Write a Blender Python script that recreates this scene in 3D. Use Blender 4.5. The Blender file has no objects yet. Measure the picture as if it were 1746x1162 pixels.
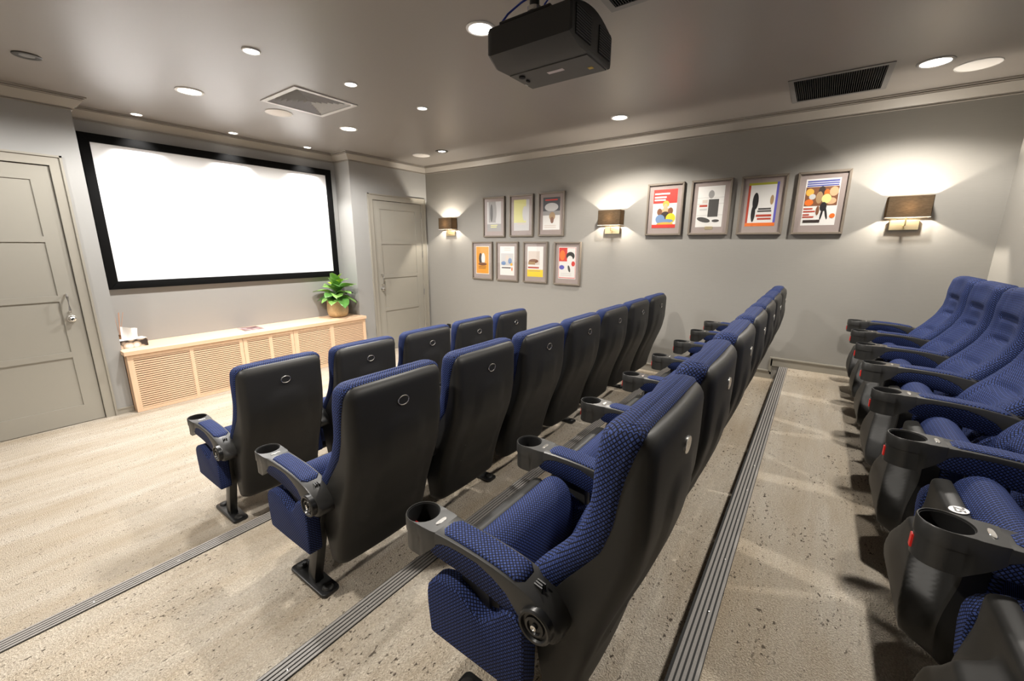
import bpy, bmesh, math, random
import numpy as np
from mathutils import Vector, Matrix

PI = math.pi
sc = bpy.context.scene
C = sc.collection

# ------------------------------------------------------------------ camera
F_PX = 708.82
PITCH, ROLL, YAW = 0.225062, 0.0045428, 0.628007
cam_d = bpy.data.cameras.new('camera')
cam_d.sensor_width = 36.0
cam_d.lens = F_PX * 36.0 / 1746.0
cam_d.clip_start = 0.02
cam = bpy.data.objects.new('camera', cam_d)
C.objects.link(cam)
_fh = Vector((math.cos(YAW), math.sin(YAW), 0)); _up = Vector((0, 0, 1)); _rt = Vector((math.sin(YAW), -math.cos(YAW), 0))
_fw = _fh * math.cos(PITCH) - _up * math.sin(PITCH); _u = _up * math.cos(PITCH) + _fh * math.sin(PITCH)
_r2 = _rt * math.cos(ROLL) + _u * math.sin(ROLL); _u2 = _u * math.cos(ROLL) - _rt * math.sin(ROLL)
m = Matrix((( _r2.x, _u2.x, -_fw.x, 0), (_r2.y, _u2.y, -_fw.y, 0), (_r2.z, _u2.z, -_fw.z, 1.65), (0, 0, 0, 1)))
cam.matrix_world = m
sc.camera = cam

# ------------------------------------------------------------------ world, exposure, lamp powers
w = bpy.data.worlds.new('world'); sc.world = w; w.use_nodes = True
w.node_tree.nodes['Background'].inputs[0].default_value = (0.5, 0.48, 0.45, 1)
w.node_tree.nodes['Background'].inputs[1].default_value = 0.02
sc.view_settings.view_transform = 'Standard'
sc.view_settings.look = 'None'
sc.view_settings.gamma = 1.0
sc.view_settings.use_curve_mapping = False
sc.view_settings.exposure = 0.0
P_BIG, P_FRONT, P_SMALL, P_WASH, P_SCONCE = 160.0, 240.0, 72.0, 90.0, 32.0
BIG_ANGLE, SMALL_ANGLE, WASH_ANGLE = 140, 105, 84

# ------------------------------------------------------------------ dimensions (metres)
XW = 5.013          # poster wall
XL = -1.0           # wall on the door aisle side
YD = 5.408          # front faces with the doors
YR = 5.76           # back of the screen recess
YB = -1.118         # rear wall
ZC = 2.88           # ceiling
RX0, RX1 = 0.945, 3.61
LV = [0.0, 0.143, 0.286, 0.429]
STEP = [2.36, 1.265, 0.184]
FOOT = [2.78, 1.685, 0.604, -0.569]
PITCHX = 0.567

# ------------------------------------------------------------------ materials
def lin(c):
    return tuple(((v / 255) / 12.92 if v / 255 <= 0.04045 else ((v / 255 + 0.055) / 1.055) ** 2.4) for v in c)

MATS = {}
def mat(name, rgb, rough=0.6, metal=0.0, emit=None, estr=0.0, spec=0.5, bump=None, var=None):
    if name in MATS: return MATS[name]
    M = bpy.data.materials.new(name); M.use_nodes = True
    nt = M.node_tree; b = nt.nodes['Principled BSDF']
    b.inputs['Base Color'].default_value = (*rgb, 1)
    b.inputs['Roughness'].default_value = rough
    b.inputs['Metallic'].default_value = metal
    b.inputs['Specular IOR Level'].default_value = spec
    if emit:
        b.inputs['Emission Color'].default_value = (*emit, 1); b.inputs['Emission Strength'].default_value = estr
    if bump or var:
        tc = nt.nodes.new('ShaderNodeTexCoord')
    if bump:
        sca, strg, dist, stretch = bump
        mp = nt.nodes.new('ShaderNodeMapping'); mp.inputs['Scale'].default_value = stretch
        nt.links.new(tc.outputs['Object'], mp.inputs[0])
        n = nt.nodes.new('ShaderNodeTexNoise'); n.inputs['Scale'].default_value = sca; n.inputs['Detail'].default_value = 3
        nt.links.new(mp.outputs[0], n.inputs[0])
        bp = nt.nodes.new('ShaderNodeBump'); bp.inputs['Strength'].default_value = strg; bp.inputs['Distance'].default_value = dist
        nt.links.new(n.outputs[0], bp.inputs['Height']); nt.links.new(bp.outputs[0], b.inputs['Normal'])
    if var:
        sca, stretch, amount = var
        mp = nt.nodes.new('ShaderNodeMapping'); mp.inputs['Scale'].default_value = stretch
        nt.links.new(tc.outputs['Object'], mp.inputs[0])
        n = nt.nodes.new('ShaderNodeTexNoise'); n.inputs['Scale'].default_value = sca; n.inputs['Detail'].default_value = 4
        nt.links.new(mp.outputs[0], n.inputs[0])
        r = nt.nodes.new('ShaderNodeMix'); r.data_type = 'RGBA'
        r.inputs[6].default_value = (*[v * (1 - amount) for v in rgb], 1); r.inputs[7].default_value = (*[min(1, v * (1 + amount)) for v in rgb], 1)
        nt.links.new(n.outputs[0], r.inputs[0]); nt.links.new(r.outputs[2], b.inputs['Base Color'])
    MATS[name] = M
    return M

def mathn(nt, op, a, b=None):
    n = nt.nodes.new('ShaderNodeMath'); n.operation = op
    for i, v in enumerate((a, b)):
        if v is None: continue
        if isinstance(v, (int, float)): n.inputs[i].default_value = v
        else: nt.links.new(v, n.inputs[i])
    return n.outputs[0]

def fabric_mat(name, blue, dark, cell):
    M = bpy.data.materials.new(name); M.use_nodes = True; nt = M.node_tree
    b = nt.nodes['Principled BSDF']; b.inputs['Roughness'].default_value = 0.75
    b.inputs['Specular IOR Level'].default_value = 0.2
    uv = nt.nodes.new('ShaderNodeUVMap')
    sp = nt.nodes.new('ShaderNodeSeparateXYZ'); nt.links.new(uv.outputs[0], sp.inputs[0])
    u = mathn(nt, 'DIVIDE', sp.outputs[0], cell); v = mathn(nt, 'DIVIDE', sp.outputs[1], cell)
    a = mathn(nt, 'ADD', u, v); c = mathn(nt, 'SUBTRACT', u, v)
    fa = mathn(nt, 'ABSOLUTE', mathn(nt, 'SUBTRACT', mathn(nt, 'FRACT', a), 0.5))
    fc = mathn(nt, 'ABSOLUTE', mathn(nt, 'SUBTRACT', mathn(nt, 'FRACT', c), 0.5))
    # basket weave: alternate which of the two line families is drawn
    par = mathn(nt, 'MODULO', mathn(nt, 'ADD', mathn(nt, 'FLOOR', a), mathn(nt, 'FLOOR', c)), 2.0)
    par = mathn(nt, 'ABSOLUTE', par)
    mx = mathn(nt, 'MAXIMUM', fa, fc)
    ms = nt.nodes.new('ShaderNodeMapRange'); ms.interpolation_type = 'SMOOTHSTEP'
    ms.inputs['From Min'].default_value = 0.29; ms.inputs['From Max'].default_value = 0.41
    nt.links.new(mx, ms.inputs['Value'])
    stripe = mathn(nt, 'MULTIPLY', par, 0.28)
    fac = mathn(nt, 'MINIMUM', mathn(nt, 'ADD', ms.outputs[0], stripe), 1.0)
    mix = nt.nodes.new('ShaderNodeMix'); mix.data_type = 'RGBA'
    mix.inputs[6].default_value = (*blue, 1); mix.inputs[7].default_value = (*dark, 1)
    nt.links.new(fac, mix.inputs[0]); nt.links.new(mix.outputs[2], b.inputs['Base Color'])
    bp = nt.nodes.new('ShaderNodeBump'); bp.inputs['Strength'].default_value = 0.5; bp.inputs['Distance'].default_value = 0.0015
    inv = mathn(nt, 'SUBTRACT', 1.0, fac)
    nt.links.new(inv, bp.inputs['Height']); nt.links.new(bp.outputs[0], b.inputs['Normal'])
    MATS[name] = M
    return M

def carpet_mat():
    M = bpy.data.materials.new('carpet'); M.use_nodes = True; nt = M.node_tree
    b = nt.nodes['Principled BSDF']; b.inputs['Roughness'].default_value = 0.95; b.inputs['Specular IOR Level'].default_value = 0.1
    tc = nt.nodes.new('ShaderNodeTexCoord')
    def noise(scale, stretch, detail=3, rough=0.5):
        mp = nt.nodes.new('ShaderNodeMapping'); mp.inputs['Scale'].default_value = stretch
        nt.links.new(tc.outputs['Object'], mp.inputs[0])
        n = nt.nodes.new('ShaderNodeTexNoise'); n.inputs['Scale'].default_value = scale; n.inputs['Detail'].default_value = detail
        n.inputs['Roughness'].default_value = rough
        nt.links.new(mp.outputs[0], n.inputs[0]); return n.outputs[0]
    def rng(v, lo, hi):
        r = nt.nodes.new('ShaderNodeMapRange'); r.inputs['From Min'].default_value = lo; r.inputs['From Max'].default_value = hi
        nt.links.new(v, r.inputs['Value']); return r.outputs[0]
    def mixc(f, A, B):
        x = nt.nodes.new('ShaderNodeMix'); x.data_type = 'RGBA'
        for i, v in ((6, A), (7, B)):
            if isinstance(v, tuple): x.inputs[i].default_value = (*v, 1)
            else: nt.links.new(v, x.inputs[i])
        nt.links.new(f, x.inputs[0]); return x.outputs[2]
    streak = rng(noise(1.7, (0.5, 2.6, 1), 4, 0.55), 0.3, 0.7)
    col = mixc(streak, lin((203, 189, 168)), lin((226, 218, 205)))
    fine = rng(noise(4.6, (0.35, 4.5, 1), 4, 0.6), 0.4, 0.7)
    col = mixc(mathn(nt, 'MULTIPLY', fine, 0.35), col, lin((190, 170, 146)))
    patch = rng(noise(1.9, (0.7, 2.4, 1), 5, 0.6), 0.5, 0.75)
    col = mixc(mathn(nt, 'MULTIPLY', patch, 0.5), col, lin((186, 168, 142)))
    tuft = rng(noise(170, (1, 1, 1), 2, .7), 0.32, 0.66)
    col = mixc(mathn(nt, 'MULTIPLY', mathn(nt, 'SUBTRACT', 1.0, tuft), 0.46), col, lin((128, 112, 90)))
    speck = rng(noise(78, (0.65, 1.1, 1), 2, 0.6), 0.625, 0.66)
    zone = rng(noise(3.4, (0.7, 2.4, 1), 4, .6), 0.42, 0.56)
    col = mixc(mathn(nt, 'MULTIPLY', mathn(nt, 'MULTIPLY', speck, zone), 0.85), col, lin((66, 56, 48)))
    nt.links.new(col, b.inputs['Base Color'])
    bp = nt.nodes.new('ShaderNodeBump'); bp.inputs['Strength'].default_value = 0.8; bp.inputs['Distance'].default_value = 0.008
    nt.links.new(tuft, bp.inputs['Height']); nt.links.new(bp.outputs[0], b.inputs['Normal'])
    MATS['carpet'] = M; return M

def wood_mat(name, a, bcol, axis=0):
    M = bpy.data.materials.new(name); M.use_nodes = True; nt = M.node_tree
    b = nt.nodes['Principled BSDF']; b.inputs['Roughness'].default_value = 0.5
    tc = nt.nodes.new('ShaderNodeTexCoord'); mp = nt.nodes.new('ShaderNodeMapping')
    s = [14.0, 14.0, 14.0]; s[axis] = 0.9
    mp.inputs['Scale'].default_value = s
    nt.links.new(tc.outputs['Object'], mp.inputs[0])
    n = nt.nodes.new('ShaderNodeTexNoise'); n.inputs['Scale'].default_value = 3.0; n.inputs['Detail'].default_value = 5
    nt.links.new(mp.outputs[0], n.inputs[0])
    x = nt.nodes.new('ShaderNodeMix'); x.data_type = 'RGBA'; x.inputs[6].default_value = (*a, 1); x.inputs[7].default_value = (*bcol, 1)
    nt.links.new(n.outputs[0], x.inputs[0]); nt.links.new(x.outputs[2], b.inputs['Base Color'])
    MATS[name] = M; return M

WALLC = lin((147, 144, 138))
M_WALL = mat('wall_linen', WALLC, 0.62, spec=0.35, bump=(220, 0.25, 0.001, (1, 0.15, 1.6)), var=(90, (1, 0.12, 1.4), 0.035))
M_PAINT = mat('wall_paint', lin((153, 152, 149)), 0.55, spec=0.4)
M_TRIM = mat('trim_paint', lin((150, 145, 134)), 0.4, spec=0.5)
M_DOOR = mat('door_paint', lin((150, 146, 136)), 0.3, spec=0.5)
M_CEIL = mat('ceiling_paint', lin((136, 130, 124)), 0.36, spec=0.65, var=(60, (1, 1, 1), 0.02))
M_CORN = mat('cornice_paint', lin((147, 141, 133)), 0.5)
M_CARPET = carpet_mat()
M_FAB = fabric_mat('blue_weave', lin((57, 74, 130)), lin((8, 9, 20)), 0.0115)
M_BLK = mat('black_plastic', (0.017, 0.0165, 0.0155), 0.48, spec=0.4, bump=(500, 0.08, 0.0006, (1, 1, 1)))
M_GREYP = mat('charcoal_plastic', (0.030, 0.0295, 0.028), 0.38, spec=0.5)
M_METAL = mat('black_metal', (0.012, 0.012, 0.012), 0.3, spec=0.5)
M_SILV = mat('silver', (0.75, 0.74, 0.72), 0.22, metal=1.0)
M_DARK = mat('void_black', (0.004, 0.004, 0.004), 0.8)
M_RED = mat('red_plastic', (0.75, 0.02, 0.015), 0.4)
M_WHITE = mat('white_paint', (0.78, 0.77, 0.75), 0.5)
M_SCREEN = mat('screen_cloth', (0.9, 0.9, 0.9), 0.8, spec=0.2)
M_VELVET = mat('black_velvet', (0.004, 0.004, 0.004), 0.8, spec=0.08)
M_OAK = wood_mat('pale_oak', lin((208, 172, 138)), lin((228, 198, 168)), 0)
M_OAKV = wood_mat('pale_oak_upright', lin((208, 172, 138)), lin((228, 198, 168)), 2)
M_OAKB = mat('oak_backing', lin((104, 74, 48)), 0.7)
M_NOSE = mat('nosing_grit', lin((142, 138, 134)), 0.55, var=(400, (1, 1, 1), 0.35))
M_NOSED = mat('nosing_groove_and_shade', (0.012, 0.012, 0.012), 0.7)
M_FRAME = mat('frame_taupe', lin((122, 112, 100)), 0.45)
M_MATB = mat('mat_board', lin((158, 145, 140)), 0.8)
M_BRASS = mat('brass', (0.93, 0.80, 0.52), 0.36, metal=1.0)
M_GOLDPOT = mat('gold_pot', lin((192, 168, 128)), 0.42, metal=0.3, bump=(90, 0.5, 0.004, (1, 1, 1)), var=(70, (1, 1, 1), 0.3))
M_SOIL = mat('soil', (0.03, 0.02, 0.014), 0.9)
M_LEAF = mat('leaf_green', lin((124, 168, 84)), 0.3, var=(25, (1, 1, 1), 0.35))
M_LEAF2 = mat('leaf_dark', lin((84, 132, 62)), 0.3, var=(25, (1, 1, 1), 0.35))
M_LEAF3 = mat('leaf_young', lin((170, 200, 60)), 0.4)
M_PROJ = mat('projector_body', (0.02, 0.0195, 0.019), 0.45)
M_PROJB = mat('projector_base', (0.045, 0.044, 0.04), 0.5)
M_BLUEC = mat('blue_cable', (0.03, 0.06, 0.42), 0.4)
M_LAMP = mat('lamp_lens', (1, 1, 1), 0.5, emit=(1.0, 0.95, 0.88), estr=12.0)
M_LAMPOFF = mat('lamp_off', (0.25, 0.25, 0.25), 0.25)

def glass_mat():
    M = bpy.data.materials.new('picture_glass'); M.use_nodes = True; nt = M.node_tree
    nt.nodes.remove(nt.nodes['Principled BSDF']); out = nt.nodes['Material Output']
    t = nt.nodes.new('ShaderNodeBsdfTransparent'); g = nt.nodes.new('ShaderNodeBsdfGlossy'); g.inputs['Roughness'].default_value = 0.02
    lw = nt.nodes.new('ShaderNodeLayerWeight'); lw.inputs['Blend'].default_value = .5
    fr = mathn(nt, 'ADD', mathn(nt, 'MULTIPLY', mathn(nt, 'POWER', lw.outputs['Facing'], 4.0), .5), .03)
    mx = nt.nodes.new('ShaderNodeMixShader')
    nt.links.new(fr, mx.inputs[0]); nt.links.new(t.outputs[0], mx.inputs[1]); nt.links.new(g.outputs[0], mx.inputs[2])
    nt.links.new(mx.outputs[0], out.inputs[0])
    return M
M_GLASS = glass_mat()

def shade_mat():
    M = bpy.data.materials.new('linen_shade'); M.use_nodes = True; nt = M.node_tree
    nt.nodes.remove(nt.nodes['Principled BSDF']); out = nt.nodes['Material Output']
    tc = nt.nodes.new('ShaderNodeTexCoord'); mp = nt.nodes.new('ShaderNodeMapping'); mp.inputs['Scale'].default_value = (40, 40, 320)
    nt.links.new(tc.outputs['Object'], mp.inputs[0])
    n = nt.nodes.new('ShaderNodeTexNoise'); n.inputs['Scale'].default_value = 1.0; n.inputs['Detail'].default_value = 3
    nt.links.new(mp.outputs[0], n.inputs[0])
    x = nt.nodes.new('ShaderNodeMix'); x.data_type = 'RGBA'
    x.inputs[6].default_value = (*lin((66, 54, 42)), 1); x.inputs[7].default_value = (*lin((120, 104, 84)), 1)
    nt.links.new(n.outputs[0], x.inputs[0])
    d = nt.nodes.new('ShaderNodeBsdfDiffuse'); t = nt.nodes.new('ShaderNodeBsdfTranslucent')
    nt.links.new(x.outputs[2], d.inputs[0]); nt.links.new(x.outputs[2], t.inputs[0])
    mx = nt.nodes.new('ShaderNodeMixShader'); mx.inputs[0].default_value = 0.3
    nt.links.new(d.outputs[0], mx.inputs[1]); nt.links.new(t.outputs[0], mx.inputs[2]); nt.links.new(mx.outputs[0], out.inputs[0])
    return M
M_SHADE = shade_mat()
M_SHADEIN = mat('shade_lining', (0.8, 0.77, 0.7), 0.7)

# ------------------------------------------------------------------ geometry helpers
def g_box(x0, x1, y0, y1, z0, z1):
    v = [(x0, y0, z0), (x1, y0, z0), (x1, y1, z0), (x0, y1, z0), (x0, y0, z1), (x1, y0, z1), (x1, y1, z1), (x0, y1, z1)]
    f = [(0, 3, 2, 1), (4, 5, 6, 7), (0, 1, 5, 4), (1, 2, 6, 5), (2, 3, 7, 6), (3, 0, 4, 7)]
    return v, f

def g_join(*gs):
    V, Fc = [], []
    for v, f in gs:
        o = len(V); V += list(v); Fc += [tuple(i + o for i in q) for q in f]
    return V, Fc

def g_rbox(x0, x1, y0, y1, z0, z1, r=0.005, seg=2):
    bm = bmesh.new()
    vs = [bm.verts.new(p) for p in g_box(x0, x1, y0, y1, z0, z1)[0]]
    for q in g_box(x0, x1, y0, y1, z0, z1)[1]: bm.faces.new([vs[i] for i in q])
    bmesh.ops.bevel(bm, geom=bm.edges[:], offset=r, segments=seg, affect='EDGES', profile=0.5)
    return bm_geo(bm)

def bm_geo(bm):
    bm.verts.ensure_lookup_table(); bm.verts.index_update()
    V = [tuple(v.co) for v in bm.verts]; Fc = [tuple(v.index for v in f.verts) for f in bm.faces]
    bm.free(); return V, Fc

def g_prism(poly, a0, a1, axis='x', r=0.0, seg=2):
    """poly in the plane perpendicular to axis; extruded from a0 to a1, optional bevel of the two rims"""
    bm = bmesh.new()
    def p(q, a): return {'x': (a, q[0], q[1]), 'y': (q[0], a, q[1]), 'z': (q[0], q[1], a)}[axis]
    A = [bm.verts.new(p(q, a0)) for q in poly]; B = [bm.verts.new(p(q, a1)) for q in poly]
    n = len(poly)
    fa = bm.faces.new(A); fb = bm.faces.new(B[::-1])
    for i in range(n): bm.faces.new((A[(i + 1) % n], A[i], B[i], B[(i + 1) % n]))
    bmesh.ops.recalc_face_normals(bm, faces=bm.faces[:])
    if r > 0:
        ed = [e for e in bm.edges if (e.verts[0] in A and e.verts[1] in A) or (e.verts[0] in B and e.verts[1] in B)]
        bmesh.ops.bevel(bm, geom=ed, offset=r, segments=seg, affect='EDGES', profile=0.5)
    return bm_geo(bm)

def g_loft(rings, caps=True, closed=True):
    V = [tuple(p) for r in rings for p in r]; n = len(rings[0]); Fc = []
    for k in range(len(rings) - 1):
        for i in range(n if closed else n - 1):
            j = (i + 1) % n
            Fc.append((k * n + i, k * n + j, (k + 1) * n + j, (k + 1) * n + i))
    if caps:
        Fc.append(tuple(range(n - 1, -1, -1))); Fc.append(tuple((len(rings) - 1) * n + i for i in range(n)))
    return V, Fc

def g_lathe(prof, n=32, c=(0, 0, 0), axis='z'):
    rings = []
    for r, h in prof:
        ring = []
        for i in range(n):
            a = 2 * PI * i / n; x, y = r * math.cos(a), r * math.sin(a)
            q = {'z': (x, y, h), 'x': (h, x, y), 'y': (x, h, y)}[axis]
            ring.append((q[0] + c[0], q[1] + c[1], q[2] + c[2]))
        rings.append(ring)
    if prof[0][0] > 1e-6 and prof[-1][0] > 1e-6: return g_loft(rings + [rings[0]], caps=False)
    return g_loft(rings, caps=True)

def g_tube(pts, r, n=8):
    pts = [Vector(p) for p in pts]; rings = []
    for i, p in enumerate(pts):
        t = (pts[min(i + 1, len(pts) - 1)] - pts[max(i - 1, 0)]).normalized()
        a = t.cross(Vector((0, 0, 1)));
        if a.length < 1e-3: a = t.cross(Vector((1, 0, 0)))
        a.normalize(); b = t.cross(a)
        rr = r[i] if isinstance(r, (list, tuple)) else r
        rings.append([tuple(p + a * rr * math.cos(2 * PI * k / n) + b * rr * math.sin(2 * PI * k / n)) for k in range(n)])
    return g_loft(rings)

def chaikin(p, it=2, closed=True):
    for _ in range(it):
        q = []; n = len(p)
        for i in range(n if closed else n - 1):
            a, b = p[i], p[(i + 1) % n]
            q += [tuple(.75 * s + .25 * t for s, t in zip(a, b)), tuple(.25 * s + .75 * t for s, t in zip(a, b))]
        p = q
    return p

def mesh_of(name, geo, mats, uv=None, sharp=35, fix=True, mat_idx=None):
    me = bpy.data.meshes.new(name); V, Fc = geo
    me.from_pydata(V, [], Fc)
    if fix:
        bm = bmesh.new(); bm.from_mesh(me); bmesh.ops.recalc_face_normals(bm, faces=bm.faces[:]); bm.to_mesh(me); bm.free()
    for m_ in (mats if isinstance(mats, (list, tuple)) else [mats]): me.materials.append(m_)
    if mat_idx: me.polygons.foreach_set('material_index', mat_idx)
    L = me.uv_layers.new(name='UVMap')
    if uv is not None:
        for lp in me.loops: L.data[lp.index].uv = uv[lp.vertex_index]
    else:
        for p in me.polygons:
            n = p.normal; ax = max(range(3), key=lambda i: abs(n[i]))
            i, j = [(1, 2), (0, 2), (0, 1)][ax]
            for li in p.loop_indices:
                co = me.vertices[me.loops[li].vertex_index].co
                L.data[li].uv = (co[i], co[j])
    if sharp:
        me.shade_smooth(); me.set_sharp_from_angle(angle=math.radians(sharp))
    me.update(); return me

def link(name, data, parent=None, loc=(0, 0, 0), rot=(0, 0, 0)):
    o = bpy.data.objects.new(name, data); C.objects.link(o)
    o.location = loc; o.rotation_euler = rot
    if parent: o.parent = parent
    return o

def obj(name, geo, mats, parent=None, loc=(0, 0, 0), **k):
    return link(name, mesh_of(name, geo, mats, **k), parent, loc)

def tag(o, label=None, cat=None, group=None, kind=None):
    if label: o['label'] = label
    if cat: o['category'] = cat
    if group: o['group'] = group
    if kind: o['kind'] = kind
    return o

def thing(name, label, cat, loc=(0, 0, 0), group=None):
    return tag(link(name, None, None, loc), label, cat, group)

def struct(name, geo, m_, label=None, **k):
    o = obj(name, geo, m_, **k); o['kind'] = 'structure'
    if label: o['label'] = label
    return o

def cells(x0, x1, y0, y1, z0, z1, holes):
    """slab with rectangular holes"""
    xs = sorted({x0, x1, *[h[0] for h in holes], *[h[1] for h in holes]}); ys = sorted({y0, y1, *[h[2] for h in holes], *[h[3] for h in holes]})
    gs = []
    for i in range(len(xs) - 1):
        for j in range(len(ys) - 1):
            cx, cy = (xs[i] + xs[i + 1]) / 2, (ys[j] + ys[j + 1]) / 2
            if any(h[0] < cx < h[1] and h[2] < cy < h[3] for h in holes): continue
            gs.append(g_box(xs[i], xs[i + 1], ys[j], ys[j + 1], z0, z1))
    return g_join(*gs)

# ------------------------------------------------------------------ the room shell
T = 0.12
struct('floor', g_box(XL - T, XW + T, YB - T, YR + 0.3, -0.1, 0.0), M_CARPET, 'beige streaked carpet on the lowest floor level')
for i, (y, z) in enumerate(zip(STEP, LV[1:])):
    ynext = STEP[i + 1] - 0.0 if i < 2 else YB
    struct('floor_platform', g_box(XL, XW, (STEP[i + 1] if i < 2 else YB), y, 0.0005, z), M_CARPET,
           ['beige carpeted platform under the second row', 'beige carpeted platform under the third row', 'beige carpeted platform under the back row'][i])

DIFF = (1.945, 2.52, 3.56, 4.145)
GRIL = (4.085, 4.70, -0.24, 0.38)
GRIL2 = (1.80, 2.395, 0.47, 1.085)
holes = [(DIFF[0] + .03, DIFF[1] - .03, DIFF[2] + .03, DIFF[3] - .03), (GRIL[0] + .02, GRIL[1] - .02, GRIL[2] + .02, GRIL[3] - .02), (GRIL2[0] + .02, GRIL2[1] - .02, GRIL2[2] + .02, GRIL2[3] - .02)]
struct('ceiling', cells(XL - T, XW + T, YB - T, YR + 0.3, ZC, ZC + 0.1, holes), M_CEIL, sharp=0, label='flat taupe painted ceiling')

struct('wall_right', g_box(XW, XW + T, YB - T, YR + 0.3, 0, ZC), M_WALL, 'grey linen-textured wall hung with framed posters')
struct('wall_back', g_box(XL - T, XW, YB - T, YB, 0, ZC), M_WALL, 'plain grey wall behind the back row')
struct('wall_left', g_box(XL - T, XL, YB, YR + 0.3, 0, ZC), M_WALL, 'plain grey side wall of the aisle')
struct('wall_front', g_box(RX0, RX1, YR, YR + T, 0, ZC), M_PAINT, 'grey recessed wall behind the projection screen')
DL = (-0.19, 0.731); DR = (3.955, 4.875); DH = 2.29
def door_wall(name, x0, x1, d, label):
    g = g_join(g_box(x0, d[0] - .006, YD, YR + 0.3, 0, ZC), g_box(d[1] + .006, x1, YD, YR + 0.3, 0, ZC), g_box(d[0] - .006, d[1] + .006, YD, YR + 0.3, DH + .006, ZC),
               g_box(d[0] - .006, d[1] + .006, YD + .08, YR + 0.3, 0, DH + .006))
    return struct(name, g, M_PAINT, label, sharp=0)
door_wall('wall_front_left', XL, RX0, DL, 'grey wall block around the door on the aisle side')
door_wall('wall_front_right', RX1, XW, DR, 'grey wall block around the door beside the poster wall')

# cornice: one moulding swept round the room
path = [(XL, YD), (RX0, YD), (RX0, YR), (RX1, YR), (RX1, YD), (XW, YD), (XW, YB), (XL, YB)]
prof = [(0, 2.772), (.012, 2.772), (.012, 2.779), (.006, 2.779), (.006, 2.784), (.018, 2.784), (.018, 2.789), (.024, 2.795), (.074, 2.850), (.074, 2.857), (.086, 2.857), (.086, 2.863), (.079, 2.863), (.079, 2.869), (.098, 2.869), (.098, ZC - .0005), (0, ZC - .0005)]
def sweep_loop(path, prof, closed=True):
    n = len(path); rings = []
    for i in range(n):
        p0, p1, p2 = Vector(path[i - 1]), Vector(path[i]), Vector(path[(i + 1) % n])
        d1 = (p1 - p0).normalized(); d2 = (p2 - p1).normalized()
        n1 = Vector((d1.y, -d1.x)); n2 = Vector((d2.y, -d2.x))
        mi = (n1 + n2); mi = mi / (1 + n1.dot(n2))
        rings.append([(p1.x + mi.x * d, p1.y + mi.y * d, z) for d, z in prof])
    V, Fc = g_loft(rings + [rings[0]], caps=False)
    return V, Fc
struct('trim_1', sweep_loop(path, prof), M_CORN, 'taupe cornice moulding running round the ceiling', sharp=20)

# skirting on the poster wall, stepping with the platforms
def skirting(name, y0, y1, z0, z1):
    return g_join(g_box(XW - .014, XW, y0, y1, z0, z1 - .014), g_box(XW - .022, XW, y0, y1, z1 - .014, z1 - .004), g_box(XW - .016, XW, y0, y1, z1 - .004, z1))
ys = [YD, STEP[0] + .075, STEP[1] + .075, STEP[2] + .075, YB]
gs = []
for i in range(4):
    gs.append(skirting('', ys[i + 1], ys[i] + (.014 if i else 0), LV[i] - (.0 if i == 0 else 0.0), LV[i] + .092))
    if i: 
        y = ys[i]
        gs += [g_box(XW - .014, XW, y - .0, y + .014, LV[i - 1] + .05, LV[i] + .08), g_box(XW - .022, XW, y + .014, y + .024, LV[i - 1] + .078, LV[i] + .092)]
struct('baseboard_right', g_join(*gs), M_TRIM, 'stepped taupe skirting along the poster wall', sharp=0)
struct('baseboard_front', g_join(g_box(.81, RX0, YD - .012, YD, 0, .05), g_box(.81, RX0, YD - .018, YD, .05, .062), g_box(RX1, 3.87, YD - .012, YD, 0, .05), g_box(RX1, 3.87, YD - .018, YD, .05, .062)), M_TRIM, 'low taupe skirting beside the door casings', sharp=0)
struct('baseboard_back', g_join(g_box(XL, XW - .02, YB, YB + .014, LV[3], LV[3] + .092)), M_TRIM, 'taupe skirting below the rear wall', sharp=0)

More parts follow.
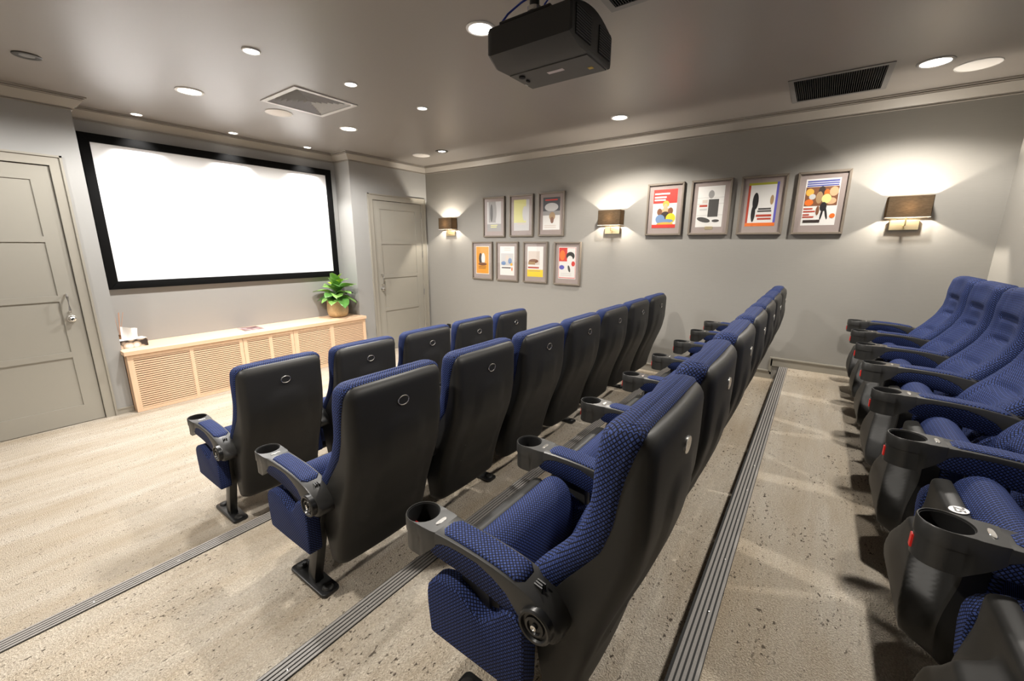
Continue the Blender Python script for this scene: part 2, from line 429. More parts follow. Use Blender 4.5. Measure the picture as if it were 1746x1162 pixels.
# ------------------------------------------------------------------ doors
def make_door(name, d, handle_left, label):
    root = tag(link(name, None), label, None, None, 'structure')
    root.location = ((d[0] + d[1]) / 2, YD, 0)
    W = (d[1] - d[0]) / 2; st = 0.122
    zr = [(0.172, 0.632), (0.684, 1.146), (1.197, 1.66), (1.708, 2.17)]
    y0, y1 = 0.004, 0.044
    zs = [0.006] + [v for a in zr for v in a] + [DH]
    g = [g_box(-W, -W + st, y0, y1, .006, DH), g_box(W - st, W, y0, y1, .006, DH)]
    for k in range(0, len(zs), 2): g.append(g_box(-W + st, W - st, y0, y1, zs[k], zs[k + 1]))
    leaf = obj('door_leaf', g_join(*g), M_DOOR, root, sharp=0)
    pm = mesh_of('panel', g_box(-W + st - .002, W - st + .002, y0 + .009, y1 - .005, 0, .466), M_DOOR, sharp=0)
    for a, b in zr: link('panel', pm, leaf, (0, 0, a - .002))
    cw = .085
    cas = []
    for x0, x1 in ((-W - cw - .004, -W - .006), (W + .006, W + cw + .004)):
        cas.append(g_box(x0, x1, -.014, .0, 0, DH + .006))
    cas.append(g_box(-W - cw - .004, W + cw + .004, -.014, .0, DH + .006, DH + .006 + cw))
    for s in (-1, 1):
        xo = s * (W + cw + .004)
        cas.append(g_box(min(xo, xo - s * .016), max(xo, xo - s * .016), -.026, -.014, 0, DH + .006 + cw))
        xi = s * (W + .004)
        cas.append(g_box(min(xi, xi + s * .002), max(xi, xi + s * .002), -.0, .08, 0, DH + .004))
    cas.append(g_box(-W - cw - .004, W + cw + .004, -.026, -.014, DH + cw - .010, DH + .006 + cw))
    obj('door_casing', g_join(*cas), M_TRIM, root, sharp=0)
    s = -1 if handle_left else 1
    hx = s * (W - .075)
    hd = obj('pull_handle', g_tube([(hx, y0, 1.205), (hx, -.035, 1.205), (hx, -.05, 1.19), (hx, -.05, 1.065), (hx, -.035, 1.05), (hx, y0, 1.05)], .0085, 10), M_SILV, root)
    lk = obj('lock', g_lathe([(.03, y0), (.03, -.004), (.024, -.008), (.012, -.008), (.012, -.028), (.018, -.03), (.02, -.04), (.012, -.046)], 24, (hx + .004, 0, .985), 'y'), M_SILV, root)
    hm = mesh_of('hinge', g_lathe([(.007, -.05), (.008, -.05), (.008, .05), (.007, .05)], 10), M_SILV)
    for z in (2.118, 1.495, .873, .284):
        link('hinge', hm, root, (-s * (W + .002), -.006, z))
    return root
make_door('door_1', DL, False, 'grey-green four-panel door on the aisle side of the screen')
make_door('door_2', DR, True, 'grey-green four-panel door beside the poster wall')

# ------------------------------------------------------------------ stair nosings
def nosing(idx, y, z, label):
    pr = [(y + .006, z - .03), (y + .006, z + .004)]
    W = .070; n = 5; yy = y + .004
    g = []
    base = g_box(XL, XW - .023, y - W + .004, y + .006, z - .0, z + .0035)
    shade_lip = g_box(XL, XW - .023, y, y + .016, z - .045, z - .002)  # black strip imitating the step's shadow on the carpet below
    root = struct('trim_%d' % idx, g_join(base, shade_lip), M_NOSED, label, sharp=0)
    rw = .0094; gap = (W - n * rw) / (n - 1)
    rm = mesh_of('rib', g_box(XL, XW - .023, 0, rw, 0, .0035), M_NOSE, sharp=0)
    for k in range(n): link('rib', rm, root, (0, y + .006 - rw - k * (rw + gap), z + .003))
    sm = mesh_of('screw', g_lathe([(.0045, 0), (.0045, .0012), (.002, .002)], 10), M_SILV)
    x = XL + .25
    while x < XW - .1:
        link('screw', sm, root, (x, y + .006 - rw * 1.5 - (rw + gap) * 2, z + .0064)); x += .30
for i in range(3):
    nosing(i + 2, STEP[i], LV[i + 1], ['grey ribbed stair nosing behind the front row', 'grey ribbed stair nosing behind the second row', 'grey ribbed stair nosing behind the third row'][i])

# ------------------------------------------------------------------ projection screen
scr = thing('projection_screen', 'large white projection screen in a wide black frame', 'screen', (2.26, YR, 1.197))
def quad_frame(x0, x1, z0, z1, w, y0, y1, r=.006):
    out = []
    def bar(poly): return g_prism(poly, y0, y1, 'y', r, 2)
    out.append([(x0, z0), (x1, z0), (x1 - w, z0 + w), (x0 + w, z0 + w)]); out.append([(x0, z1), (x0 + w, z1 - w), (x1 - w, z1 - w), (x1, z1)])
    out.append([(x0, z0), (x0 + w, z0 + w), (x0 + w, z1 - w), (x0, z1)]); out.append([(x1, z0), (x1, z1), (x1 - w, z1 - w), (x1 - w, z0 + w)])
    return [bar(p) for p in out]
hw = 2.517 / 2; hh = 1.468
for g in quad_frame(-hw, hw, 0, hh, .078, -.055, -.004): obj('frame_bar', g, M_VELVET, scr)
obj('screen_surface', g_box(-hw + .07, hw - .07, -.035, -.02, .07, hh - .07), M_SCREEN, scr, sharp=0)

# ------------------------------------------------------------------ low oak cabinet
cab = thing('media_cabinet', 'long low pale oak cabinet with slatted fronts under the screen', 'cabinet', (2.28, 5.31, 0))
cx, cy = 2.28, 5.31
def crel(g): return [(a - cx, b - cy, c) for a, b, c in g[0]], g[1]
obj('carcass', crel(g_join(g_box(.955, .975, 5.335, 5.404, 0, .588), g_box(3.603, 3.622, 5.335, 5.404, 0, .588), g_box(.952, 3.604, 5.404, 5.755, 0.0, .588))), M_OAKV, cab, sharp=0)
obj('top', crel(g_join(g_rbox(.932, 3.632, 5.288, 5.406, .588, .63, .002, 1), g_box(.947, 3.608, 5.404, 5.757, .589, .63))), M_OAK, cab, sharp=20)
units = [(.952, 1.973, [(.997, 1.457), (1.488, 1.936)]), (1.977, 2.560, [(2.018, 2.261), (2.299, 2.544 - .02)]), (2.564, 3.622, [(2.62, 3.06), (3.115, 3.58)])]
zlo, zhi = .032, .548
for (x0, x1, wins) in units:
    g = [g_box(x0, x1, 5.31, 5.332, .002, zlo), g_box(x0, x1, 5.31, 5.332, zhi, .587)]
    xs = [x0] + [v for w_ in wins for v in w_] + [x1]
    for k in range(0, len(xs), 2): g.append(g_box(xs[k], xs[k + 1], 5.31, 5.332, zlo, zhi))
    fr = obj('front_panel', crel(g_join(*g)), M_OAKV, cab, sharp=0)
    obj('backing', crel(g_box(x0 + .004, x1 - .004, 5.333, 5.336, .01, .58)), M_OAKB, fr, sharp=0)
    for (a, b) in wins:
        sm = mesh_of('slat', g_box(a - cx, b - cx, 5.313 - cy, 5.330 - cy, 0, .0138), M_OAK, sharp=0)
        n = 23; step = (zhi - zlo) / n
        for k in range(n): link('slat', sm, fr, (0, 0, zlo + step * k + .0038))

# ------------------------------------------------------------------ things on the cabinet
ZT = .63
# potted plant
random.seed(5)
pl = thing('potted_plant', 'leafy green plant in a textured gold pot on the oak cabinet', 'plant', (3.345, 5.545, ZT))
obj('pot', g_lathe([(.0, 0), (.085, 0), (.115, .012), (.138, .05), (.145, .10), (.143, .17), (.136, .245), (.130, .249), (.126, .243), (.130, .20), (.0, .195)], 40), M_GOLDPOT, pl, sharp=50)
obj('soil', g_lathe([(.0, .19), (.128, .19), (.127, .222), (.06, .228), (0, .229)], 24), M_SOIL, pl)
def leaf_geo(L, W, droop, fold, wav):
    n, mcols = 9, 5; V = []; Fc = []
    for i in range(n + 1):
        t = i / n; wd = W * (math.sin(PI * min(1, t * .93 + .07)) ** .7) * (0.75 + .45 * t) * (1 if t < .97 else .3)
        for j in range(-2, 3):
            s = j / 2
            x = s * wd; y = L * t
            z = -droop * L * t * t + fold * abs(s) * wd + wav * math.sin(t * 9 + s * 2) * abs(s)
            V.append((x, y, z))
    for i in range(n):
        for j in range(4):
            a = i * 5 + j; Fc.append((a, a + 1, a + 6, a + 5))
    V2 = [(x, y, z - .0012) for x, y, z in V]; o = len(V)
    F2 = [tuple(o + k for k in f[::-1]) for f in Fc]
    rim = [i * 5 for i in range(n + 1)] + [n * 5 + j for j in range(1, 5)] + [i * 5 + 4 for i in range(n - 1, -1, -1)] + [3, 2, 1]
    R_ = [(rim[k], rim[(k + 1) % len(rim)], o + rim[(k + 1) % len(rim)], o + rim[k]) for k in range(len(rim))]
    return V + V2, Fc + F2 + R_
lm = [mesh_of('leaf', leaf_geo(.235, .078, .45, .35, .008), M_LEAF, sharp=60), mesh_of('leaf', leaf_geo(.25, .085, .55, .3, .01), M_LEAF2, sharp=60), mesh_of('leaf', leaf_geo(.19, .06, .25, .5, .006), M_LEAF3, sharp=60), mesh_of('leaf', leaf_geo(.225, .08, .5, .25, .01), M_LEAF, sharp=60)]
stem = obj('stem', g_tube([(0, 0, .2), (.005, 0, .28), (0, .004, .36), (.004, 0, .43)], [.012, .01, .008, .005], 8), M_LEAF2, pl)
k = 0
for ring, (zz, cnt, tilt, r0) in enumerate([(.275, 8, .22, .03), (.32, 8, .5, .025), (.37, 7, .75, .02), (.42, 5, 1.0, .012), (.44, 3, 1.3, .005)]):
    for q in range(cnt):
        a = 2 * PI * (q + .5 * (ring % 2)) / cnt + random.uniform(-.2, .2)
        mm = lm[2] if (ring >= 3 and q % 2 == 0) else lm[[0, 1, 3][k % 3]]
        o = link('leaf', mm, pl, (r0 * math.sin(-a), r0 * math.cos(a), zz), (tilt + random.uniform(-.12, .12), random.uniform(-.25, .25), a))
        s = random.uniform(.95, 1.15)
        if math.cos(a) > .15: s = min(s, .145 / (.27 * math.cos(a)))
        if math.sin(a) < -.15: s = min(s, .215 / (.27 * -math.sin(a)))
        o.scale = (s, s, s); k += 1

# tissue box
tb = thing('tissue_box', 'flower-printed tissue box with a tissue pulled out on the cabinet', 'tissue box', (1.055, 5.53, ZT))
tb.rotation_euler = (0, 0, .12)
def blob_mat(name, base, spots, scale):
    M = bpy.data.materials.new(name); M.use_nodes = True; nt = M.node_tree; b = nt.nodes['Principled BSDF']; b.inputs['Roughness'].default_value = .5
    tc = nt.nodes.new('ShaderNodeTexCoord'); v = nt.nodes.new('ShaderNodeTexVoronoi'); v.inputs['Scale'].default_value = scale
    nt.links.new(tc.outputs['Object'], v.inputs['Vector'])
    r = nt.nodes.new('ShaderNodeValToRGB'); r.color_ramp.interpolation = 'EASE'
    e = r.color_ramp.elements; e[0].position = .3; e[0].color = (*spots[0], 1); e[1].position = .75; e[1].color = (*base, 1)
    x = r.color_ramp.elements.new(.5); x.color = (*spots[1], 1)
    nt.links.new(v.outputs['Distance'], r.inputs[0]); nt.links.new(r.outputs[0], b.inputs['Base Color']); return M
M_FLOW = blob_mat('flower_print', (.03, .022, .018), [(.75, .66, .64), (.5, .4, .3)], 17)
obj('carton', g_rbox(-.11, .11, -.06, .06, 0, .082, .003, 1), M_FLOW, tb)
obj('carton_top', g_box(-.106, .106, -.056, .056, .082, .0835), M_WHITE, tb, sharp=0)
tis = []
for i in range(9):
    t = i / 8; zt = .08 + .1 * t
    tis.append([(-.075 + .03 * t + (.13 + .0 * t) * j / 8 - .02 * t, (.012 + .018 * t) * math.sin(j * .9 + t * 1.3) - .02 * t, zt + .035 * t * (1 - j / 8)) for j in range(9)])
top_ = g_loft(tis, caps=False, closed=False)
tv = [(x, y + .002, z) for x, y, z in top_[0]]
obj('tissue', (top_[0] + tv, top_[1] + [tuple(q + 81 for q in f[::-1]) for f in top_[1]]), mat('tissue_paper', (.85, .84, .82), .9), tb, fix=False)
# reed diffuser
rd = thing('reed_diffuser', 'reed diffuser with thin wooden sticks beside the tissue box', 'diffuser', (1.0, 5.66, ZT))
obj('bottle', g_lathe([(0, 0), (.032, 0), (.036, .006), (.036, .07), (.03, .085), (.014, .092), (.013, .112), (.015, .114), (.011, .114), (.0, .1)], 24), mat('amber_glass', (.18, .09, .04), .12), rd)
M_REED = mat('reed_wood', lin((196, 150, 120)), .7)
for a, b in ((.03, .015), (.055, -.01), (-.01, .03), (.015, -.03)):
    obj('reed', g_tube([(-a * .25, -b * .25, .03), (a, b, .34)], .0022, 6), M_REED, rd)
# magazine
mg = thing('magazine', 'thin magazine with a pinkish cover lying on the oak cabinet', 'magazine', (2.18, 5.575, ZT))
mg.rotation_euler = (0, 0, -.05)
obj('pages', g_box(-.104, .104, -.128, .128, 0, .005), M_WHITE, mg, sharp=0)
M_MAG = blob_mat('magazine_print', (.10, .06, .06), [(.42, .34, .34), (.22, .12, .12)], 14)
obj('cover', g_box(-.105, .105, -.13, .13, .005, .0062), M_MAG, mg, sharp=0)

# ------------------------------------------------------------------ framed posters (plain colour stand-ins)
def c255(*c): return lin(c)
PALETTE = {'red': c255(205, 52, 42), 'white': c255(226, 224, 220), 'yel': c255(232, 200, 40), 'blu': c255(112, 140, 178), 'dkb': c255(52, 40, 36), 'skin': c255(222, 172, 132),
           'gold': c255(226, 172, 70), 'grey': c255(150, 148, 146), 'lgrey': c255(196, 195, 194), 'dgrey': c255(72, 70, 68), 'blk': c255(26, 24, 26), 'tan': c255(168, 138, 100), 'olive': c255(168, 168, 48),
           'indigo': c255(92, 88, 178), 'orange': c255(226, 112, 34), 'amber': c255(226, 152, 52), 'brown': c255(122, 78, 50), 'pyel': c255(216, 214, 140), 'slate': c255(66, 68, 74), 'rust': c255(176, 62, 40), 'pale': c255(208, 196, 186), 'navy': c255(76, 84, 160)}
def pmat(k): return mat('print_' + k, PALETTE[k], .55)
def ell(cx, cy, rx, ry, n=18, rot=0):
    return [(cx + rx * math.cos(2 * PI * i / n) * math.cos(rot) - ry * math.sin(2 * PI * i / n) * math.sin(rot), cy + rx * math.cos(2 * PI * i / n) * math.sin(rot) + ry * math.sin(2 * PI * i / n) * math.cos(rot)) for i in range(n)]
def rc(x0, x1, y0, y1): return [(x0, y0), (x1, y0), (x1, y1), (x0, y1)]
def bars(x0, x1, y0, n, h, gap, col, seed=0):
    rnd = random.Random(seed); out = []
    for i in range(n):
        e = x1 - rnd.uniform(0, .15) * (x1 - x0)
        out.append((rc(x0, e, y0 - i * (h + gap), y0 - i * (h + gap) + h), col))
    return out
POSTERS = [
 # yc, z0, label, shapes
 (3.966, 1.770, 'framed grey monochrome print with yellow lines at its foot', [(rc(0, 1, 0, 1), 'lgrey'), (rc(.12, .62, .3, 1), 'grey'), (ell(.32, .62, .1, .3), 'dgrey'), (ell(.55, .66, .13, .32), 'grey'), (rc(0, 1, 0, .25), 'grey')] + bars(.25, .75, .19, 2, .03, .03, 'pyel', 1)),
 (3.4755, 1.772, 'framed pale yellow print with a faint grey shape', [(rc(0, 1, 0, 1), 'lgrey'), (rc(0, .8, .26, 1), 'pyel'), (ell(.72, .55, .16, .24), 'lgrey'), (rc(.25, .8, .2, .24), 'pale')]),
 (2.9885, 1.775, 'framed print with dark slate top and white lower half', [(rc(0, 1, 0, 1), 'white'), (rc(0, 1, .45, 1), 'slate'), (rc(.12, .85, .9, .94), 'red'), (ell(.5, .7, .4, .13), 'lgrey'), (rc(0, 1, .45, .58), 'grey'), (ell(.55, .42, .18, .13), 'tan'), (ell(.55, .3, .1, .1), 'brown')] + bars(.1, .9, .12, 2, .025, .03, 'pale', 2)),
 (4.197, 1.135, 'framed orange print with a dark and white central shape', [(rc(0, 1, 0, 1), 'white'), (rc(.03, .97, .02, .98), 'amber'), (ell(.36, .56, .13, .2), 'dkb'), (ell(.56, .56, .14, .2), 'white'), (ell(.5, .36, .32, .06), 'brown')] + bars(.2, .8, .25, 2, .025, .03, 'brown', 3)),
 (3.725, 1.135, 'framed white print with a pale blue-grey picture block', [(rc(0, 1, 0, 1), 'white'), (rc(.06, .94, .34, .76), 'lgrey'), (ell(.25, .42, .16, .07), 'blu'), (ell(.5, .6, .12, .1), 'pale'), (ell(.7, .5, .13, .1), 'blu'), (ell(.8, .38, .08, .05), 'gold'), (rc(.12, .76, .24, .28), 'dgrey'), (ell(.84, .22, .04, .07), 'orange')] + bars(.3, .75, .93, 2, .02, .05, 'pale', 4)),
 (3.2335, 1.135, 'framed white print with a tan photo and yellow foot band', [(rc(0, 1, 0, 1), 'white'), (rc(.05, .78, .4, .85), 'pale'), (ell(.4, .52, .3, .07), 'brown'), (rc(.06, .5, .4, .5), 'tan'), (rc(.04, .75, .28, .33), 'rust'), (rc(0, 1, 0, .24), 'yel')] + bars(.08, .9, .18, 1, .02, .03, 'tan', 5)),
 (2.726, 1.131, 'framed white print with red, black and blue shapes', [(rc(0, 1, 0, 1), 'white'), (rc(.02, .98, .02, .98), 'red'), (rc(.04, .96, .04, .97), 'white'), (rc(.04, .5, .55, .97), 'red'), (ell(.22, .74, .16, .16), 'orange'), (ell(.68, .72, .24, .13), 'blk'), (ell(.66, .6, .17, .13), 'white'), (ell(.85, .48, .1, .08), 'red'), (ell(.2, .36, .15, .07), 'indigo'), (ell(.62, .32, .06, .12, rot=.5), 'dgrey')] + bars(.15, .85, .16, 2, .015, .04, 'lgrey', 6)),
 (1.5015, 1.770, 'framed print with red top band and yellow and blue shapes', [(rc(0, 1, 0, 1), 'white'), (rc(0, 1, .64, 1), 'red'), (rc(.05, .68, .87, .91), 'white'), (rc(.05, .55, .78, .82), 'white'), (rc(.05, .52, .71, .75), 'white'), (ell(.55, .62, .14, .09), 'gold'), (ell(.54, .55, .09, .08), 'skin'), (ell(.56, .42, .22, .1), 'skin'), (ell(.55, .33, .2, .1), 'dkb'), (ell(.3, .42, .11, .09), 'brown'), (ell(.76, .44, .11, .09), 'brown'), (ell(.34, .23, .2, .12), 'blu'), (ell(.78, .25, .2, .13), 'yel'), (ell(.6, .18, .3, .05), 'blu'), (ell(.55, .1, .35, .05), 'gold'), (rc(0, 1, 0, .09), 'red')]),
 (1.0265, 1.770, 'framed black and white print with a brass plate on its mount', [(rc(0, 1, 0, 1), 'white'), (rc(0, 1, .72, .725), 'grey'), (rc(0, 1, .57, .575), 'grey'), (rc(0, 1, .29, .295), 'grey'), (rc(.44, .82, .25, .68), 'dgrey'), (ell(.52, .8, .11, .1), 'grey'), (rc(.1, .4, .5, .55), 'rust'), (rc(.2, .4, .59, .67), 'pale'), (rc(.12, .4, .41, .46), 'lgrey'), (ell(.3, .18, .26, .06, rot=-.15), 'dgrey'), (ell(.76, .15, .14, .035), 'dgrey')]),
 (0.5455, 1.768, 'framed print with coloured edge strips and a slim black shape', [(rc(0, 1, 0, 1), 'white'), (rc(0, 1, .95, 1), 'olive'), (rc(0, .075, .07, .95), 'rust'), (rc(.925, 1, .08, 1), 'indigo'), (rc(0, 1, 0, .08), 'orange'), (ell(.28, .58, .1, .2), 'blk'), (ell(.24, .3, .07, .2), 'blk'), (ell(.82, .6, .06, .11), 'tan'), (rc(.4, .82, .38, .42), 'dgrey'), (rc(.38, .84, .33, .365), 'dgrey'), (rc(.35, .86, .22, .27), 'rust'), (rc(.4, .86, .15, .19), 'rust')]),
 (0.069, 1.766, 'framed print with a crowded multicoloured picture and red lines', [(rc(0, 1, 0, 1), 'white'), (rc(.04, .96, .93, .965), 'navy'), (rc(.04, .96, .885, .915), 'navy'), (rc(.04, .96, .84, .87), 'navy'), (rc(.02, .98, .42, .83), 'brown'), (ell(.15, .72, .12, .08), 'gold'), (ell(.5, .74, .1, .1), 'dkb'), (ell(.85, .72, .13, .1), 'skin'), (ell(.16, .5, .13, .07), 'orange'), (ell(.24, .62, .1, .06), 'lgrey'), (ell(.8, .52, .15, .07), 'skin'), (ell(.45, .6, .1, .13), 'tan'), (ell(.65, .7, .08, .07), 'orange'), (ell(.66, .57, .14, .1), 'pyel'), (ell(.6, .4, .1, .1), 'blk'), (ell(.58, .25, .03, .14, rot=-.2), 'blk'), (ell(.7, .27, .03, .16, rot=.35), 'blk'), (ell(.45, .32, .05, .1), 'brown'), (rc(.03, .3, .35, .38), 'rust'), (rc(.03, .38, .29, .32), 'rust'), (rc(.03, .22, .22, .25), 'rust'), (rc(.03, .36, .17, .2), 'rust'), (rc(.06, .56, .06, .12), 'dkb'), (ell(.9, .2, .08, .05), 'orange')]),
]
FW, FH = .402, .568
def inX(dx): return dx
gm = None
frame_geos = []
def bar_poly(k, w=.021):
    x0, x1, z0, z1 = -FW / 2, FW / 2, 0, FH
    return [[(x0, z0), (x1, z0), (x1 - w, z0 + w), (x0 + w, z0 + w)], [(x0, z1), (x0 + w, z1 - w), (x1 - w, z1 - w), (x1, z1)], [(x0, z0), (x0 + w, z0 + w), (x0 + w, z1 - w), (x0, z1)], [(x1, z0), (x1, z1), (x1 - w, z1 - w), (x1 - w, z0 + w)]][k]
bar_meshes = [mesh_of('frame_bar', g_prism(bar_poly(k), -.034, -.001, 'x', .003, 1), M_FRAME) for k in range(4)]
mat_mesh = mesh_of('mount_board', g_box(-.014, -.006, -FW / 2 + .019, FW / 2 - .019, .019, FH - .019), M_MATB, sharp=0)
glass_mesh = mesh_of('glass', g_box(-.022, -.0205, -FW / 2 + .02, FW / 2 - .02, .02, FH - .02), M_GLASS, sharp=0)
for n_, (yc, z0, lab, shapes) in enumerate(POSTERS):
    t = thing('framed_poster', lab, 'poster', (XW, yc, z0), 'framed posters on the right-hand wall')
    for bmh in bar_meshes: link('frame_bar', bmh, t)
    link('mount_board', mat_mesh, t); link('glass', glass_mesh, t)
    pw, ph, pz = .262, .418, .083
    V, Fc, mi, ml = [], [], [], []
    for k, (poly, col) in enumerate(shapes):
        mm = pmat(col)
        if mm not in ml: ml.append(mm)
        o = len(V); x = -.0145 - .00012 * k
        poly = [(min(1, max(0, a)), min(1, max(0, b))) for a, b in poly]
        # picture's right edge points to -Y
        V += [(x, pw / 2 - a * pw, pz + b * ph) for a, b in poly]
        Fc.append(tuple(range(o, o + len(poly)))); mi.append(ml.index(mm))
    back = g_box(-.0144, -.0135, -pw / 2, pw / 2, pz, pz + ph)
    o = len(V); V += back[0]; Fc += [tuple(i + o for i in f) for f in back[1]]; mi += [0] * 6
    obj('print', (V, Fc), ml, t, sharp=0, fix=False, mat_idx=mi)
    if 'brass plate' in lab:
        obj('brass_plate', g_box(-.0165, -.0142, -.046, .03, pz - .026, pz + .006), M_BRASS, t, sharp=0)

# ------------------------------------------------------------------ wall sconces
for (yc, lab) in ((4.86, 'brown linen wall sconce beside the panelled door'), (2.115, 'brown linen wall sconce between the two poster groups'), (-.545, 'brown linen wall sconce near the rear wall')):
    s = thing('wall_sconce', lab, 'wall lamp', (XW, yc, 1.795), 'wall sconces on the poster wall')
    D0, D1, Wd, z0, z1 = -.135, -.012, .142, .098, .272
    th = .003
    sh = obj('shade', g_join(g_box(D0, D0 + th, -Wd, Wd, z0, z1), g_box(D0, D1, -Wd, -Wd + th, z0, z1), g_box(D0, D1, Wd - th, Wd, z0, z1), g_box(D1 - th, D1, -Wd, Wd, z0, z1)), M_SHADE, s, sharp=0)
    obj('lower_rim', g_join(g_box(D0 - .0015, D0, -Wd - .001, Wd + .001, z0 - .001, z0 + .004), g_box(D0, D1, -Wd - .0015, -Wd, z0 - .001, z0 + .004), g_box(D0, D1, Wd, Wd + .0015, z0 - .001, z0 + .004)), M_WHITE, sh, sharp=0)
    obj('backplate', g_rbox(-.016, -.0005, -.095, .095, 0, .08, .002, 1), M_BRASS, s)
    obj('arm', g_tube([(-.014, 0, .035), (-.06, 0, .035), (-.07, 0, .045), (-.07, 0, .12)], .006, 10), M_BRASS, s)
    obj('switch_knob', g_lathe([(.007, -.016), (.007, -.024), (.005, -.026)], 12, (0, .0, .018), 'x'), M_BRASS, s)
    obj('bulb', g_lathe([(.0, .118), (.009, .118), (.010, .13), (.013, .145), (.012, .156), (.006, .163), (0, .164)], 16, (-.07, 0, 0)), mat('bulb_glow', (1, 1, 1), .4, emit=(1, .9, .75), estr=25.0), s)
    ld = bpy.data.lights.new('sconce_lamp', 'POINT'); ld.energy = P_SCONCE; ld.color = (1.0, .92, .80); ld.shadow_soft_size = .012
    link('lamp', ld, s, (-.07, 0, .182))

# black wall socket
so = thing('wall_socket', 'small black socket box low on the poster wall', 'socket', (XW, 4.965, .27))
obj('socket_plate', g_rbox(-.012, -.0005, -.04, .04, 0, .07, .003, 1), M_METAL, so)
obj('socket_face', g_rbox(-.03, -.010, -.03, .03, .01, .06, .003, 1), M_METAL, so)

# ------------------------------------------------------------------ ceiling fittings
def downlight(x, y, r, power, angle, label, ring=None, lit=True, group=None, blend=.4, tilt=(0, 0, 0), ringmat=None, lf=.80):
    warm = (1.0, .945, .865) if y < 2.5 else (1.0, .97, .935)
    t = thing('ceiling_downlight', label, 'downlight', (x, y, ZC), group)
    obj('trim_ring', g_lathe([(r * 1.0, -.0005), (r * 1.0, -.004), (r * .97, -.007), (r * .86, -.009), (r * lf, -.006), (r * lf, -.0005)], 36), ringmat or M_WHITE, t)
    obj('lens', g_lathe([(0, -.0045), (r * lf, -.0045), (r * lf, -.001), (0, -.001)], 32), M_LAMP if lit else M_LAMPOFF, t)
    if lit:
        ld = bpy.data.lights.new('downlight_lamp', 'SPOT'); ld.energy = power; ld.spot_size = math.radians(angle); ld.spot_blend = blend
        ld.color = warm; ld.shadow_soft_size = r * .7
        link('lamp', ld, t, (0, 0, -.03), tilt)
    return t
G1 = 'ceiling downlights'
M_RINGD = mat('dark_ring', (.06, .055, .05), .35, metal=.6)
M_RINGG = mat('grey_ring', (.35, .34, .33), .35, metal=.5)
downlight(2.12, 1.775, .085, P_BIG, BIG_ANGLE, 'large bright downlight next to the ceiling projector', group=G1)
downlight(4.225, 1.775, .085, P_BIG, BIG_ANGLE, 'large bright downlight over the second row near the poster wall', group=G1)
downlight(4.26, -.455, .10, P_BIG, BIG_ANGLE, 'large downlight in a grey ring beside the slotted ceiling grille', group=G1, ringmat=M_RINGG)
downlight(1.505, 4.39, .10, P_FRONT, 166, 'large bright downlight on the door side of the square diffuser', group=G1)
downlight(2.925, 4.33, .092, P_FRONT, 166, 'large bright downlight on the poster-wall side of the square diffuser', group=G1)
downlight(1.472, 3.178, .056, P_SMALL, SMALL_ANGLE, 'small downlight in the mid-ceiling line, end nearest the aisle', group=G1)
downlight(2.185, 3.16, .052, P_SMALL, SMALL_ANGLE, 'small downlight in the mid-ceiling line, centre of three', group=G1)
downlight(2.91, 3.145, .05, P_SMALL, SMALL_ANGLE, 'small downlight in the mid-ceiling line, end nearest the poster wall', group=G1)
for x, l in ((1.43, 'small screen-wash downlight in the recess, end nearest the aisle door'), (2.27, 'small screen-wash downlight in the recess over the screen centre'), (3.13, 'small screen-wash downlight in the recess above the potted plant')):
    downlight(x, 5.60 - .04, .05, P_WASH, WASH_ANGLE, l, group=G1, blend=.5)
downlight(4.30, 4.30, .085, 12, 90, 'downlight in a dark ring near the corner sconce', group=G1, ringmat=M_RINGD, lf=.55)
downlight(.625, 4.49, .072, 0, 90, 'unlit dark grey downlight above the aisle door', lit=False, group=G1, ringmat=M_RINGD, lf=.55)
# fittings of the same pattern outside the photograph
downlight(2.12, -.455, .10, P_BIG, BIG_ANGLE, 'large downlight above the middle of the back row', group=G1)
downlight(0.0, 1.775, .085, P_BIG * 1.3, BIG_ANGLE, 'large downlight above the aisle beside the second row', group=G1)
downlight(0.0, 4.39, .085, 75, 166, 'large downlight above the aisle before the door', group=G1)

for x, y, l in ((2.215, 4.38, 'round white ceiling speaker beside the square diffuser'), (4.325, 4.73, 'round white ceiling speaker near the corner of the room'), (4.485, -.70, 'round white ceiling speaker next to the ringed downlight')):
    t = thing('ceiling_speaker', l, 'speaker', (x, y, ZC), 'ceiling speakers')
    obj('grille', g_lathe([(0, -.006), (.108, -.006), (.112, -.004), (.112, -.0005), (0, -.0005)], 40), mat('speaker_grille', (.86, .83, .80), .7), t)
    obj('rim', g_lathe([(.112, -.0005), (.112, -.007), (.118, -.006), (.12, -.0005)], 40), M_WHITE, t)

